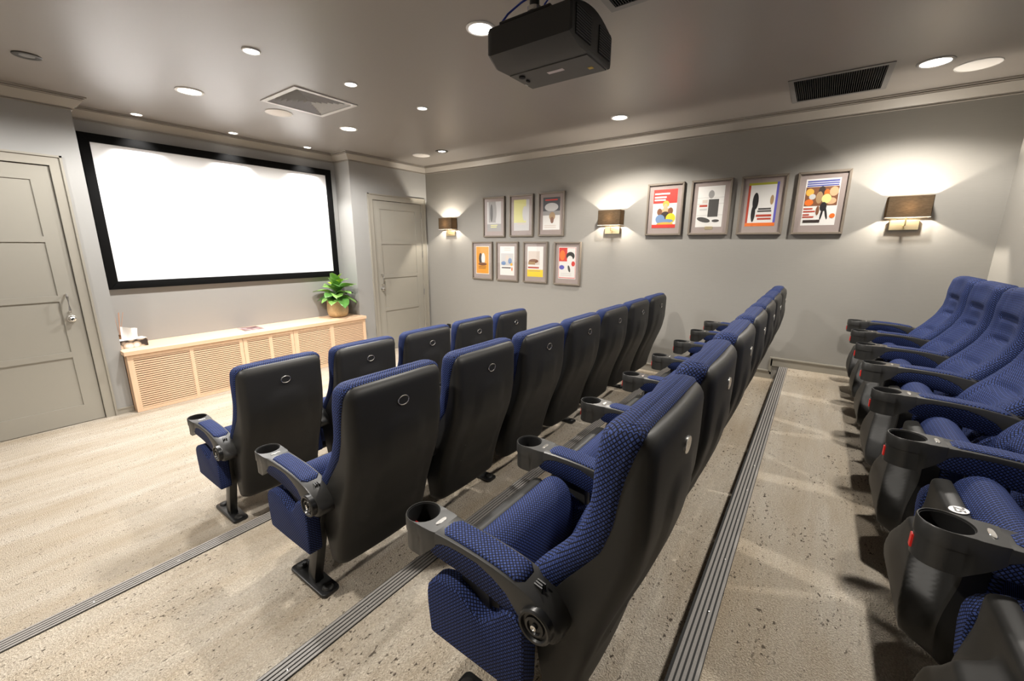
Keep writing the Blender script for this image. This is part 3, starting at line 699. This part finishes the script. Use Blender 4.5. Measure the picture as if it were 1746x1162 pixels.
# square four-way diffuser
t = thing('air_diffuser', 'square four-way air diffuser with stepped white vanes', 'air vent', ((DIFF[0] + DIFF[1]) / 2, (DIFF[2] + DIFF[3]) / 2, ZC))
R_ = (DIFF[1] - DIFF[0]) / 2; Ry = (DIFF[3] - DIFF[2]) / 2
M_VENTW = mat('vent_white', (.66, .65, .64), .4)
obj('plenum', g_join(g_box(-R_ + .03, R_ - .03, -Ry + .03, Ry - .03, .11, .115), g_box(-R_ + .029, -R_ + .031, -Ry + .03, Ry - .03, 0, .11), g_box(R_ - .031, R_ - .029, -Ry + .03, Ry - .03, 0, .11), g_box(-R_ + .03, R_ - .03, -Ry + .029, -Ry + .031, 0, .11), g_box(-R_ + .03, R_ - .03, Ry - .031, Ry - .029, 0, .11)), M_DARK, t, sharp=0)
fr_ = [g_prism([(-R_, -Ry), (R_, -Ry), (R_ - .04, -Ry + .04), (-R_ + .04, -Ry + .04)], -.008, -.0005, 'z'), g_prism([(-R_, Ry), (R_, Ry), (R_ - .04, Ry - .04), (-R_ + .04, Ry - .04)], -.008, -.0005, 'z'),
       g_prism([(-R_, -Ry), (-R_ + .04, -Ry + .04), (-R_ + .04, Ry - .04), (-R_, Ry)], -.008, -.0005, 'z'), g_prism([(R_, -Ry), (R_ - .04, -Ry + .04), (R_ - .04, Ry - .04), (R_, Ry)], -.008, -.0005, 'z')]
obj('frame', g_join(*fr_), M_VENTW, t, sharp=20)
for side in range(4):
    for k in range(7):
        d = .046 + .034 * k; h = R_ - d; h2 = R_ - d - .012
        if h2 < .004: h2 = .004
        a = [(-h, -h, -.004), (h, -h, -.004), (h2, -h2, .030), (-h2, -h2, .030)]
        b = [(x, y + .0, z + .0015) for x, y, z in a]
        V = a + b; Fc = [(0, 1, 2, 3), (7, 6, 5, 4), (0, 4, 5, 1), (1, 5, 6, 2), (2, 6, 7, 3), (3, 7, 4, 0)]
        ca, sa = math.cos(side * PI / 2), math.sin(side * PI / 2)
        V = [(x * ca - y * sa, x * sa + y * ca, z) for x, y, z in V]
        obj('vane', (V, Fc), M_VENTW, t, sharp=0)

def grille(G, label, n):
    gx, gy = (G[0] + G[1]) / 2, (G[2] + G[3]) / 2; a, b = (G[1] - G[0]) / 2, (G[3] - G[2]) / 2
    t = thing('ceiling_grille', label, 'air vent', (gx, gy, ZC))
    obj('plenum', g_join(g_box(-a + .02, a - .02, -b + .02, b - .02, .07, .075), g_box(-a + .019, -a + .021, -b + .02, b - .02, 0, .07), g_box(a - .021, a - .019, -b + .02, b - .02, 0, .07), g_box(-a + .02, a - .02, -b + .019, -b + .021, 0, .07), g_box(-a + .02, a - .02, b - .021, b - .019, 0, .07)), M_DARK, t, sharp=0)
    wv = .035
    obj('frame', g_join(g_box(-a, a, -b, -b + wv, -.006, -.0005), g_box(-a, a, b - wv, b, -.006, -.0005), g_box(-a, -a + wv, -b + wv, b - wv, -.006, -.0005), g_box(a - wv, a, -b + wv, b - wv, -.006, -.0005)), mat('grille_frame', (.16, .155, .15), .4), t, sharp=0)
    sm = mesh_of('blade', g_box(-a + wv, a - wv, -.0012, .0012, -.004, .02), mat('grille_blade', (.035, .033, .03), .5), sharp=0)
    for k in range(n): link('blade', sm, t, (0, -b + wv + (k + .5) * (2 * b - 2 * wv) / n, 0))
grille(GRIL, 'dark slotted ceiling grille close to the poster-wall cornice', 40)
grille(GRIL2, 'dark slotted ceiling grille behind the projector', 40)

# ------------------------------------------------------------------ projector
pj = thing('projector', 'black ceiling-mounted projector aimed at the screen', 'projector', (1.985, 1.22, 2.515))
def proj_ring(y, inset=0.0, k=0.0):
    # cross-section in x,z ; arched top, chamfered lower edge
    W = .215 - inset
    pts = [(-W * .55, 0 + inset), (W * .9, 0 + inset), (W, .012 + inset), (W, .145 - inset * .5)]
    for i in range(1, 10):
        a = i / 10; pts.append((W - 2 * W * a, .145 - inset * .5 + .05 * math.sin(PI * a)))
    pts += [(-W, .145 - inset * .5), (-W, .028 + inset)]
    return [(x, y, z) for x, z in pts]
rings = [proj_ring(-.235, .012), proj_ring(-.228, .0)] + [proj_ring(y) for y in (-.1, .1, .19)]
def fr_ring(y, s):
    return [(x, y + .035 * (1 - (x / .215) ** 2), z) for x, _, z in proj_ring(0, s)]
rings += [fr_ring(.205, 0), fr_ring(.222, .012)]
bd = obj('body', g_loft(rings), M_PROJ, pj, sharp=30)
obj('base_panel', g_rbox(-.03, .188, -.222, .222, -.004, .004, .002, 1), M_PROJB, pj)
for x0, x1 in ((-.175, -.03), (.055, .185)):
    g = [g_box(x0, x1, -.240, -.234, .035, .038)]
    vt = obj('exhaust_vent', g_box(x0, x1, -.2385, -.230, .03, .145), M_DARK, pj, sharp=0)
    sm = mesh_of('vent_slat', g_box(x0, x1, -.241, -.2375, 0, .0045), mat('vent_slat_grey', (.07, .07, .07), .5), sharp=0)
    for k in range(10): link('vent_slat', sm, vt, (0, 0, .034 + k * .0112))
obj('white_label', g_box(.035, .06, -.055, .035, -.0052, -.0035), mat('label_paper', (.62, .55, .55), .6), pj, sharp=0)
obj('yellow_sticker', g_box(.10, .125, -.185, -.16, -.0052, -.0035), mat('sticker_yellow', (.55, .38, .06), .6), pj, sharp=0)
obj('adjuster_foot', g_lathe([(.017, -.004), (.017, -.01), (.012, -.012), (0, -.012)], 18, (.01, .17, 0)), M_DARK, pj)
obj('latch', g_rbox(.055, .08, .165, .178, -.012, -.002, .002, 1), M_DARK, pj)
dm = mesh_of('indicator_dot', g_lathe([(0, -.006), (.003, -.006), (.003, -.003), (0, -.003)], 8), M_WHITE)
for k in range(3): link('indicator_dot', dm, pj, (.11 + .009 * k, .215, 0))
obj('lens', g_lathe([(.055, .2), (.055, .262), (.045, .264), (.04, .255), (0, .25)], 28, (0, 0, .085), 'y'), M_DARK, pj)
obj('mount_pole', g_lathe([(.024, .15), (.024, .363), (.05, .363), (.055, .3645), (.0, .3645)], 24, (-.05, .06, 0)), M_METAL, pj)
obj('mount_ring', g_lathe([(.024, .235), (.036, .235), (.036, .255), (.024, .255)], 24, (-.05, .06, 0)), M_SILV, pj)
obj('mount_plate', g_rbox(-.15, .10, -.09, .2, .182, .196, .003, 1), M_METAL, pj)
def prel(pts): return [(a - 1.985, b - 1.22, c - 2.515) for a, b, c in pts]
cb = obj('data_cable', g_tube(prel([(1.84, 1.44, 2.665), (1.85, 1.43, 2.70), (1.88, 1.40, 2.755), (1.91, 1.34, 2.80), (1.95, 1.27, 2.84), (1.98, 1.2, 2.8795)]), .005, 8), M_BLUEC, pj)
obj('plug', g_lathe([(.006, -.03), (.0075, -.025), (.0075, .0), (.006, .003)], 10, prel([(1.84, 1.44, 2.672)])[0]), M_SILV, cb)
obj('power_cable', g_tube(prel([(1.90, 1.23, 2.70), (1.885, 1.19, 2.74), (1.90, 1.15, 2.79), (1.93, 1.17, 2.84), (1.955, 1.21, 2.8795)]), .004, 8), M_BLUEC, pj)

# ------------------------------------------------------------------ cinema seats
HX = PITCHX / 2
ZT_ = np.array([.36, .38, .43, .50, .55, .59, .63, .70, .78, .84, .90, .99, 1.02, 1.08])
UF = np.array([-.03, -.035, -.048, -.075, -.105, -.138, -.172, -.222, -.255, -.263, -.262, -.278, -.288, -.31])
US = np.array([-.12, -.125, -.14, -.165, -.195, -.222, -.252, -.303, -.328, -.335, -.346, -.374, -.38, -.395])
ZR = np.array([.18, .29, .43, .52, .57, .65, .75, .85, .97, 1.05])
UR = np.array([-.232, -.252, -.292, -.325, -.345, -.372, -.390, -.394, -.394, -.392])
def smooth_tab(z, v):
    zz = np.linspace(z[0], z[-1], 400); vv = np.interp(zz, z, v)
    k = 31; pad = np.concatenate([np.full(k, vv[0]) + (np.arange(-k, 0)) * (vv[1] - vv[0]), vv, np.full(k, vv[-1]) + np.arange(1, k + 1) * (vv[-1] - vv[-2])])
    ker = np.hanning(2 * k // 2 + 2)[1:-1]; ker /= ker.sum()
    sm = np.convolve(pad, ker, 'same')[k:-k]
    return lambda q: float(np.interp(q, zz, sm))
f_uf = smooth_tab(ZT_, UF); f_us = smooth_tab(ZT_, US); f_ur = smooth_tab(ZR, UR)
def sstep(a, b, x):
    t = min(1, max(0, (x - a) / (b - a))); return t * t * (3 - 2 * t)

def backrest_geo():
    rings = []; uvs = []
    zs = list(np.linspace(.385, .968, 45)); top = 1.006; ZB = .968; r = top - ZB
    levels = [(z, 0.0) for z in zs] + [(ZB + r * math.sin(e * PI / 2), e) for e in (.2, .4, .6, .75, .88, .97, 1.0)] + [(top + .001, 1.3), (top + .0015, 1.6), (top + .0015, 1.9)]
    N = 34
    for z, e in levels:
        s = math.cos(min(e, 1) * PI / 2); s = max(s, .10)
        w = float(np.interp(z, [.385, .5, .62, .70, .82, .92, 1.0], [.226, .230, .234, .240, .240, .242, .239])) - .034 * (1 - s)
        s = (.42 + .58 * s) * (1 if e <= 1 else max(.04, 1 - (e - 1) * 1.06))
        uf, us = f_uf(z), f_us(z)
        mid = us * .6 + uf * .4
        uf = mid + (uf - mid) * s; us_ = mid + (us - mid) * s
        cdep = float(np.interp(z, [.385, .48, .6, .78, .87, .95, 1.03, 1.06], [.02, .035, .04, .034, .014, .022, .012, .004])) * s
        ring = []
        ring.append((-w * .90, us_ - .004 * s, z))
        ring.append((-w * .985, us_ + .004 * s, z)); ring.append((-w, us_ + .02 * s, z))
        er = min(.045, max(.004, (uf - us_) * .55))
        for i in range(N + 1):
            t = -math.cos(PI * i / N) if False else (2 * i / N - 1)
            x = w * math.sin(t * PI / 2) if abs(t) > .0 else 0.0
            ax = abs(x)
            u = uf - cdep * (.5 + .5 * math.cos(PI * min(1, ax / .2)))
            if ax > w - er:
                q = (ax - (w - er)) / er; u -= er * (1 - math.sqrt(max(0, 1 - q * q)))
            inner = 1 - sstep(.115, .14, ax)
            for zs_ in (.855, .735, .60, .475):
                u -= .017 * s * inner * math.exp(-((z - zs_) / .013) ** 2)
            u -= .009 * s * math.exp(-((ax - .135) / .008) ** 2)
            ring.append((x, u, z))
        ring.append((w, us_ + .02 * s, z)); ring.append((w * .985, us_ + .004 * s, z)); ring.append((w * .90, us_ - .004 * s, z))
        arch = .006 * sstep(.86, 1.0, z)
        ring = [(x, u, zz + arch * (1 - (x / .26) ** 2)) for x, u, zz in ring]
        rings.append(ring)
    L = 0; prev = None
    for ring in rings:
        if prev: L += (Vector(ring[len(ring) // 2]) - Vector(prev[len(prev) // 2])).length
        prev = ring
        acc = 0; c = len(ring) // 2; us2 = [0] * len(ring)
        for i in range(c + 1, len(ring)): us2[i] = us2[i - 1] + (Vector(ring[i]) - Vector(ring[i - 1])).length
        for i in range(c - 1, -1, -1): us2[i] = us2[i + 1] - (Vector(ring[i]) - Vector(ring[i + 1])).length
        uvs += [(q, L) for q in us2]
    return g_loft(rings), uvs

def shell_geo():
    rings = []
    zs = list(np.linspace(.19, .952, 40)); r = .045
    levels = [(.186, -1)] + [(z, 0) for z in zs] + [(.952 + r * math.sin(e * PI / 2), e) for e in (.25, .5, .7, .85, .95, 1.0)]
    N = 26
    for z, e in levels:
        s = math.cos(max(e, 0) * PI / 2); s = max(s, .02)
        w = float(np.interp(z, [.19, .3, .45, .6, .9, 1.0], [.230, .234, .236, .236, .234, .233])) - .04 * (1 - s)
        fr = f_us(z) + .004 if z > .40 else float(np.interp(z, [.19, .40], [-.165, f_us(.40)]))
        rr = f_ur(z) + .03 * (1 - s)
        if e == -1: w -= .004; fr -= .004; rr += .004
        cr = .038
        ring = [(-w * .9, fr - .001, z), (-w, fr, z), (-w, (fr + rr + cr) / 2 if rr + cr < fr else fr - .002, z)]
        for i in range(N + 1):
            t = 2 * i / N - 1; x = w * math.sin(t * PI / 2); ax = abs(x)
            u = rr - .012 * (1 - (x / w) ** 2)
            if ax > w - cr:
                q = (ax - (w - cr)) / cr; u += min(cr, abs(rr - fr) * .8) * (1 - math.sqrt(max(0, 1 - q * q)))
            xa = float(np.interp(z, [.25, .45, .62, .8, .9], [.15, .15, .12, .085, .07]))
            u -= .0075 * (1 - sstep(xa - .008, xa + .008, ax)) * sstep(.28, .40, z) * (1 - sstep(.80, .86, z)) * s
            ring.append((x, u, z))
        ring += [(w, (fr + rr + cr) / 2 if rr + cr < fr else fr - .002, z), (w, fr, z), (w * .9, fr - .001, z)]
        arch = .003 * sstep(.84, .985, z)
        rings.append([(x, u, zz + arch * (1 - (x / .25) ** 2)) for x, u, zz in ring])
    return g_loft(rings)

def side_extrude(poly, hw, rnd=.02, n_end=5):
    """section poly in (u,z), swept along x with rounded ends"""
    P = np.array(poly); c = P.mean(0); rings = []
    ext = np.abs(P - c).max()
    xs = []
    for i in range(n_end + 1):
        a = i / n_end * PI / 2; xs.append((-hw + rnd * (1 - math.sin(a)), rnd * (1 - math.cos(a))))
    ends = [( -hw + rnd * (1 - math.cos(a)), rnd * (1 - math.sin(a))) for a in np.linspace(0, PI / 2, n_end + 1)]
    seq = ends + [(x, 0) for x in np.linspace(-hw + rnd, hw - rnd, 9)[1:-1]] + [(-x, i) for x, i in ends[::-1]]
    # inset along normals
    nx = np.roll(P, -1, 0) - np.roll(P, 1, 0); nr = np.stack([nx[:, 1], -nx[:, 0]], 1); nr /= np.linalg.norm(nr, axis=1)[:, None] + 1e-9
    area = 0.5 * np.sum(P[:, 0] * np.roll(P[:, 1], -1) - np.roll(P[:, 0], -1) * P[:, 1])
    if area < 0: nr = -nr
    for x, ins in seq:
        Q = P - nr * ins
        rings.append([(x, q[0], q[1]) for q in Q])
    geo = g_loft(rings)
    per = np.concatenate([[0], np.cumsum(np.linalg.norm(np.roll(P, -1, 0) - P, axis=1))])[:-1]
    uv = [(x, p_) for x, ins in seq for p_ in per]
    return geo, uv

CUSH = chaikin([(.0, .30), (-.005, .43), (.012, .505), (.055, .538), (.10, .534), (.135, .495), (.14, .44), (.15, .33), (.14, .2), (.06, .19)], 2)
PAN = chaikin([(.134, .492), (.138, .498), (.174, .493), (.181, .478), (.180, .41), (.190, .353), (.199, .297), (.203, .23), (.190, .16), (.13, .125), (.055, .145), (.09, .22), (.135, .34), (.134, .42)], 2)
SIDEP = [(.178, .258), (.180, .272), (.190, .38), (.180, .425), (.14, .452), (.09, .458), (.05, .445), (.002, .414), (-.025, .410), (-.05, .43), (-.075, .470), (-.10, .488), (-.125, .486), (-.148, .468), (-.152, .44), (-.152, .30), (-.150, .258), (-.14, .252), (.165, .252)]

def arm_ztop(u): return float(np.interp(u, [-.24, -.225, -.20, -.16, -.11, -.05, .02, .10, .18, .30], [.505, .535, .562, .583, .597, .606, .612, .614, .614, .612]))
def arm_hw(u): return float(np.interp(u, [-.24, -.22, -.18, -.10, .05, .12, .17, .21, .25], [.034, .041, .044, .045, .045, .046, .0485, .0508, .0515]))
def arm_zbot(u): return float(np.interp(u, [-.24, -.225, -.19, -.15, -.12, -.08, .0, .08, .12, .15, .175, .205], [.495, .478, .468, .48, .515, .56, .586, .590, .586, .572, .545, .522]))

def arm_geo():
    us = [-.238, -.232, -.222, -.21, -.195, -.175, -.15, -.12, -.09, -.05, 0, .05, .1, .13, .152]
    rings = []
    for i, u in enumerate(us):
        hw, zt, zb = arm_hw(u), arm_ztop(u), arm_zbot(u)
        if i == 0: hw *= .75
        b = min(.007, hw * .3, (zt - zb) * .3)
        rings.append([(-hw + b, u, zb), (hw - b, u, zb), (hw, u, zb + b), (hw, u, zt - b), (hw - b * .3, u, zt - b * .3), (hw - b, u, zt), (-hw + b, u, zt), (-hw + b * .3, u, zt - b * .3), (-hw, u, zt - b), (-hw, u, zb + b)])
    return g_loft(rings)

def under_geo():
    us = [-.175, -.168, -.15, -.12, -.08, -.03, .03, .09, .13, .155, .168, .176]
    rings = []
    for u in us:
        hw = arm_hw(u) * .97; zt = arm_zbot(u) + .012 if u > -.14 else .52
        zb = float(np.interp(u, [-.18, -.15, -.10, -.04, .03, .10, .15, .166, .176], [.50, .485, .495, .510, .522, .530, .533, .538, .556]))
        zt = max(zt, zb + .006)
        b = .007
        rings.append([(-hw + b, u, zb), (hw - b, u, zb), (hw, u, zb + b * .8), (hw, u, zt), (-hw, u, zt), (-hw, u, zb + b * .8)])
    return g_loft(rings)

def pad_geo():
    us = np.linspace(-.132, .140, 17); rings = []
    for u in us:
        e = min((u + .132), (.140 - u)); k = math.sqrt(max(0, 1 - max(0, (1 - e / .018)) ** 2)) if e < .018 else 1
        hw = float(np.interp(u, [-.132, .140], [.0365, .0345])) - .016 * (1 - k)
        zt = arm_ztop(u); h = .0055 * max(.15, k)
        rings.append([(-hw, u, zt - .004), (hw, u, zt - .004), (hw, u, zt + h * .5), (hw * .88, u, zt + h), (hw * .4, u, zt + h * 1.25), (-hw * .4, u, zt + h * 1.25), (-hw * .88, u, zt + h), (-hw, u, zt + h * .5)])
    return g_loft(rings)

CUPU = .245
ME = {}
bg, buv = backrest_geo()
ME['backrest'] = mesh_of('backrest', bg, M_FAB, sharp=70)
ME['back_shell'] = mesh_of('back_shell', shell_geo(), M_BLK, sharp=50)
g, uv = side_extrude(CUSH, .218, .028); ME['seat_cushion'] = mesh_of('seat_cushion', g, M_FAB, uv=uv, sharp=70)
def pan_geo():
    P = np.array(PAN + [PAN[0]]); d = np.concatenate([[0], np.cumsum(np.linalg.norm(np.diff(P, axis=0), axis=1))])
    t = np.linspace(0, d[-1], 110)[:-1]; P = np.stack([np.interp(t, d, P[:, 0]), np.interp(t, d, P[:, 1])], 1); rings = []; hwp = .214
    for x in np.concatenate([[-hwp], np.linspace(-hwp + .006, hwp - .006, 45), [hwp]]):
        end = abs(abs(x) - hwp) < 1e-6; ring = []
        for u, z in P:
            xb = float(np.interp(z, [.14, .22, .30, .36, .42, .46], [.205, .20, .17, .12, .085, .07]))
            B = (1 - sstep(xb - .035, xb + .012, abs(x))) * (1 - sstep(.40, .455, z)) * sstep(.13, .19, z) if u > .15 else 0
            uu, zz = u + .060 * B, z
            if end: uu, zz = uu + (.12 - uu) * .06, zz + (.3 - zz) * .04
            ring.append((float(x), uu, zz))
        rings.append(ring)
    return g_loft(rings)
ME['seat_pan'] = mesh_of('seat_pan', pan_geo(), M_BLK, sharp=50)
sp = chaikin(SIDEP, 1)
ME['side_panel'] = mesh_of('side_panel', g_prism(sp, -.054, .006, 'x', .009, 3), M_FAB, sharp=60)
ME['armrest'] = mesh_of('armrest', arm_geo(), M_GREYP, sharp=40)
ME['under_pad'] = mesh_of('under_pad', under_geo(), M_FAB, sharp=60)
ME['arm_pad'] = mesh_of('arm_pad', pad_geo(), M_FAB, sharp=60)
def cup_geo():
    N = 56; R0 = .0525
    def rout(a, shrink=0.0):
        dx, du = math.sin(a), math.cos(a); best = R0 - shrink
        if du < 0:                                   # rear half: follow the tapering arm instead of the circle
            r_ = .02
            while r_ < .14:
                x, u = abs(dx) * r_, CUPU + du * r_
                if x > arm_hw(u) + .001 - shrink or u < .150: break
                r_ += .0006
            best = max(best, r_)
        return best
    angs = [2 * PI * k / N for k in range(N)]
    def ring(kind):
        out = []
        for a in angs:
            dx, du = math.sin(a), math.cos(a); ro = rout(a); u_o = CUPU + du * ro
            zt = .615 if u_o > .2 else arm_ztop(u_o) ; back = u_o < .205
            zb = max(.512, arm_zbot(u_o)) if back else .512
            zm = max(.574, zb + .004)
            rr, z = {'b': (ro - (.003 if not back else 0), zb), 'm0': (ro - (.003 if not back else 0), zm - .0015), 'm1': (ro, zm), 't0': (ro, zt - .003), 't1': (ro - .0022, zt), 'i0': (.0492, .615), 'i1': (.0482, .6125), 'i2': (.0478, .522)}[kind]
            out.append((dx * rr, CUPU + du * rr, z))
        return out
    rings = [ring(k) for k in ('b', 'm0', 'm1', 't0', 't1', 'i0', 'i1', 'i2')]
    V, Fc = g_loft(rings, caps=True)
    return V, Fc
ME['cup_holder'] = mesh_of('cup_holder', cup_geo(), M_GREYP, sharp=40)
ME['cup_liner'] = mesh_of('cup_liner', g_lathe([(.0479, .610), (.0465, .610), (.0445, .526), (0, .5255), (0, .5225), (.0477, .5225)], 36, (0, CUPU, 0)), M_DARK, sharp=40)
ME['red_marker'] = mesh_of('red_marker', g_rbox(-.0085, .0085, CUPU + .036, CUPU + .0528, .526, .560, .0008, 1), M_RED)
def hexa(): 
    return chaikin([(-.022, 0.0), (-.016, .0065), (.016, .0065), (.022, 0.0), (.016, -.0065), (-.016, -.0065)], 1)
ME['silver_tag'] = mesh_of('silver_tag', g_prism([(a, b + .172) for a, b in hexa()], .612, .6163, 'z', .001, 1), M_SILV)
ME['emblem'] = mesh_of('emblem', g_join(*[g_prism([(-.012 + k * .008, -.175 + (.004 if k == 1 else 0)), (-.008 + k * .008, -.175 + (.004 if k == 1 else 0)), (-.004 + k * .008 + .0, -.150), (-.008 + k * .008, -.150)], .574 + .0, .5885, 'z') for k in range(3)]), M_METAL, sharp=0)
ME['pivot_cap'] = mesh_of('pivot_cap', g_lathe([(0, -.040), (.045, -.040), (.045, -.057), (.041, -.061), (.036, -.060), (.033, -.052), (.027, -.052), (.025, -.057), (.019, -.058), (.017, -.053), (.008, -.053), (.007, -.059), (.0, -.059)], 32, (0, -.183, .512), 'x'), M_METAL, sharp=40)
ME['pivot_bolt'] = mesh_of('pivot_bolt', g_lathe([(.006, -.057), (.0075, -.061), (.004, -.062), (.003, -.060), (0, -.060)], 14, (0, -.183, .512), 'x'), M_SILV)
ME['upright'] = mesh_of('upright', g_prism([(-.02, .36), (.075, .36), (.085, .48), (.088, .575), (-.005, .575)], -.012, .03, 'x', .004, 2), M_GREYP)
ME['post'] = mesh_of('post', g_prism([(.012, .012), (.012, .05), (-.12, .47), (-.178, .47), (-.046, .05), (-.046, .012)], .004, .046, 'x', .004, 2), M_METAL)
def foot_outline(r): 
    out = []
    for sx, sy in ((1, 1), (-1, 1), (-1, -1), (1, -1)):
        cx_, cy_ = sx * (.042 - r), sy * (.145 - r); a0 = {(1, 1): 0, (-1, 1): 90, (-1, -1): 180, (1, -1): 270}[(sx, sy)]
        for k in range(5):
            a = math.radians(a0 + 22.5 * k); out.append((cx_ + r * math.cos(a), cy_ + r * math.sin(a)))
    return out
ME['foot_plate'] = mesh_of('foot_plate', g_prism([(x + .025, y) for x, y in foot_outline(.02)], .0, .018, 'z', .006, 2), M_METAL)
ME['bolt_cap'] = mesh_of('bolt_cap', g_lathe([(.024, 0), (.024, .004), (.019, .011), (.012, .013), (0, .0135)], 20), M_BLK)
ME['badge'] = mesh_of('badge', g_prism([(.026 * math.cos(2 * PI * i / 28), .90 + .019 * math.sin(2 * PI * i / 28)) for i in range(28)], -.409, -.395, 'y', .001, 1), M_BLK)
def oval_ring(rx, rz, r, u, zc, n=32, m_=8):
    return g_loft([[((rx + r * math.cos(2 * PI * j / m_)) * math.cos(2 * PI * i / n), u + r * math.sin(2 * PI * j / m_), zc + (rz + r * math.cos(2 * PI * j / m_)) * math.sin(2 * PI * i / n)) for j in range(m_)] for i in range(n + 1)], caps=False)
ME['badge_ring'] = mesh_of('badge_ring', oval_ring(.026, .019, .0022, -.4092, .90), M_SILV)
ME['badge_plate'] = mesh_of('badge_plate', g_prism([(.028 * math.cos(2 * PI * i / 28), .90 + .021 * math.sin(2 * PI * i / 28)) for i in range(28)], -.410, -.395, 'y', .001, 1), M_SILV)
ME['screw'] = mesh_of('screw', g_lathe([(0, 0), (.0045, 0), (.0045, .004), (0, .004)], 10, (0, 0, 0), 'y'), M_METAL)
ME['plate'] = mesh_of('number_plate', g_prism([(.021 * math.cos(2 * PI * i / 28) , .021 * math.sin(2 * PI * i / 28)) for i in range(28)], 0, .002, 'z', .0006, 1), mat('plate_white', (.8, .78, .76), .4))

def text_mesh(txt, size):
    cu = bpy.data.curves.new('txt', 'FONT'); cu.body = txt; cu.size = size; cu.align_x = 'CENTER'; cu.align_y = 'CENTER'; cu.extrude = .0004; cu.offset = .0006
    o = bpy.data.objects.new('txt', cu); C.objects.link(o)
    bpy.context.view_layer.update()
    me = bpy.data.meshes.new_from_object(o.evaluated_get(bpy.context.evaluated_depsgraph_get()))
    bpy.data.objects.remove(o); bpy.data.curves.remove(cu); me.name = 'seat_number'; me.materials.clear(); me.materials.append(M_METAL)
    return me

def P_(k, name, parent, loc=(0, 0, 0)): return link(name, ME[k], parent, loc)

def arm_station(root, x, post, cap=True):
    a = P_('armrest', 'armrest', root, (x, 0, -.022))
    for k in ('cup_holder', 'cup_liner', 'arm_pad', 'under_pad', 'red_marker', 'silver_tag', 'emblem', 'pivot_cap', 'pivot_bolt', 'upright'):
        P_(k, k, a, (0, 0, .010) if k.startswith('pivot') else (0, 0, 0))
    P_('side_panel', 'side_panel', root, (x, 0, 0))
    if post:
        p = P_('post', 'post', root, (x, 0, 0))
        P_('foot_plate', 'foot_plate', p)
        for u in (-.11, .11): P_('bolt_cap', 'bolt_cap', p, (.025, u, .016))

def seat(row, i, n, x0, label, number=None):
    y = FOOT[row]; z = LV[row]
    root = thing('cinema_seat', label, 'seat', (x0 + (i + .5) * PITCHX, y, z + .0005), ['front row seats', 'second row seats', 'third row seats', 'back row seats'][row])
    P_('backrest', 'backrest', root, (-.022, 0, 0))
    s = P_('back_shell', 'back_shell', root, (-.022, 0, 0))
    if row == 2: P_('badge_plate', 'badge', s)
    else:
        b = P_('badge', 'badge', s); P_('badge_ring', 'badge_ring', s)
    for xx, zz in ((-.13, .50), (.13, .50), (-.13, .40), (.13, .40)):
        P_('screw', 'screw', s, (xx, f_ur(zz) - .0165, zz))
    P_('seat_cushion', 'seat_cushion', root)
    pn = P_('seat_pan', 'seat_pan', root)
    if row == 3:
        pl_ = link('number_plate', ME['plate'], pn, (0, .157, .4972), (-.14, 0, 0))
        if number:
            tm = text_mesh(number, .031); link('seat_number', tm, pn, (0, .157, .4996), (.14, 0, PI))
    arm_station(root, -HX, i % 2 == 0)
    if i == n - 1: arm_station(root, HX, n % 2 == 0 or True)
    return root

ORD = ['aisle-end', 'second from the aisle', 'third from the aisle', 'fourth from the aisle', 'fifth from the aisle', 'sixth from the aisle', 'wall-end']
ROWN = ['front row', 'second row', 'third row', 'back row']
X0 = [.81, .757, .728, .73]
NS = [5, 7, 7, 7]
for r in range(4):
    for i in range(NS[r]):
        od = 'wall-end' if i == NS[r] - 1 else ORD[i]
        lab = 'blue cinema seat with black shell, %s in the %s' % (od, ROWN[r])
        if r == 3 and i == 1: lab = 'blue woven cinema seat numbered 25 in the back row'
        seat(r, i, NS[r], X0[r], lab, '25' if (r == 3 and i == 1) else None)
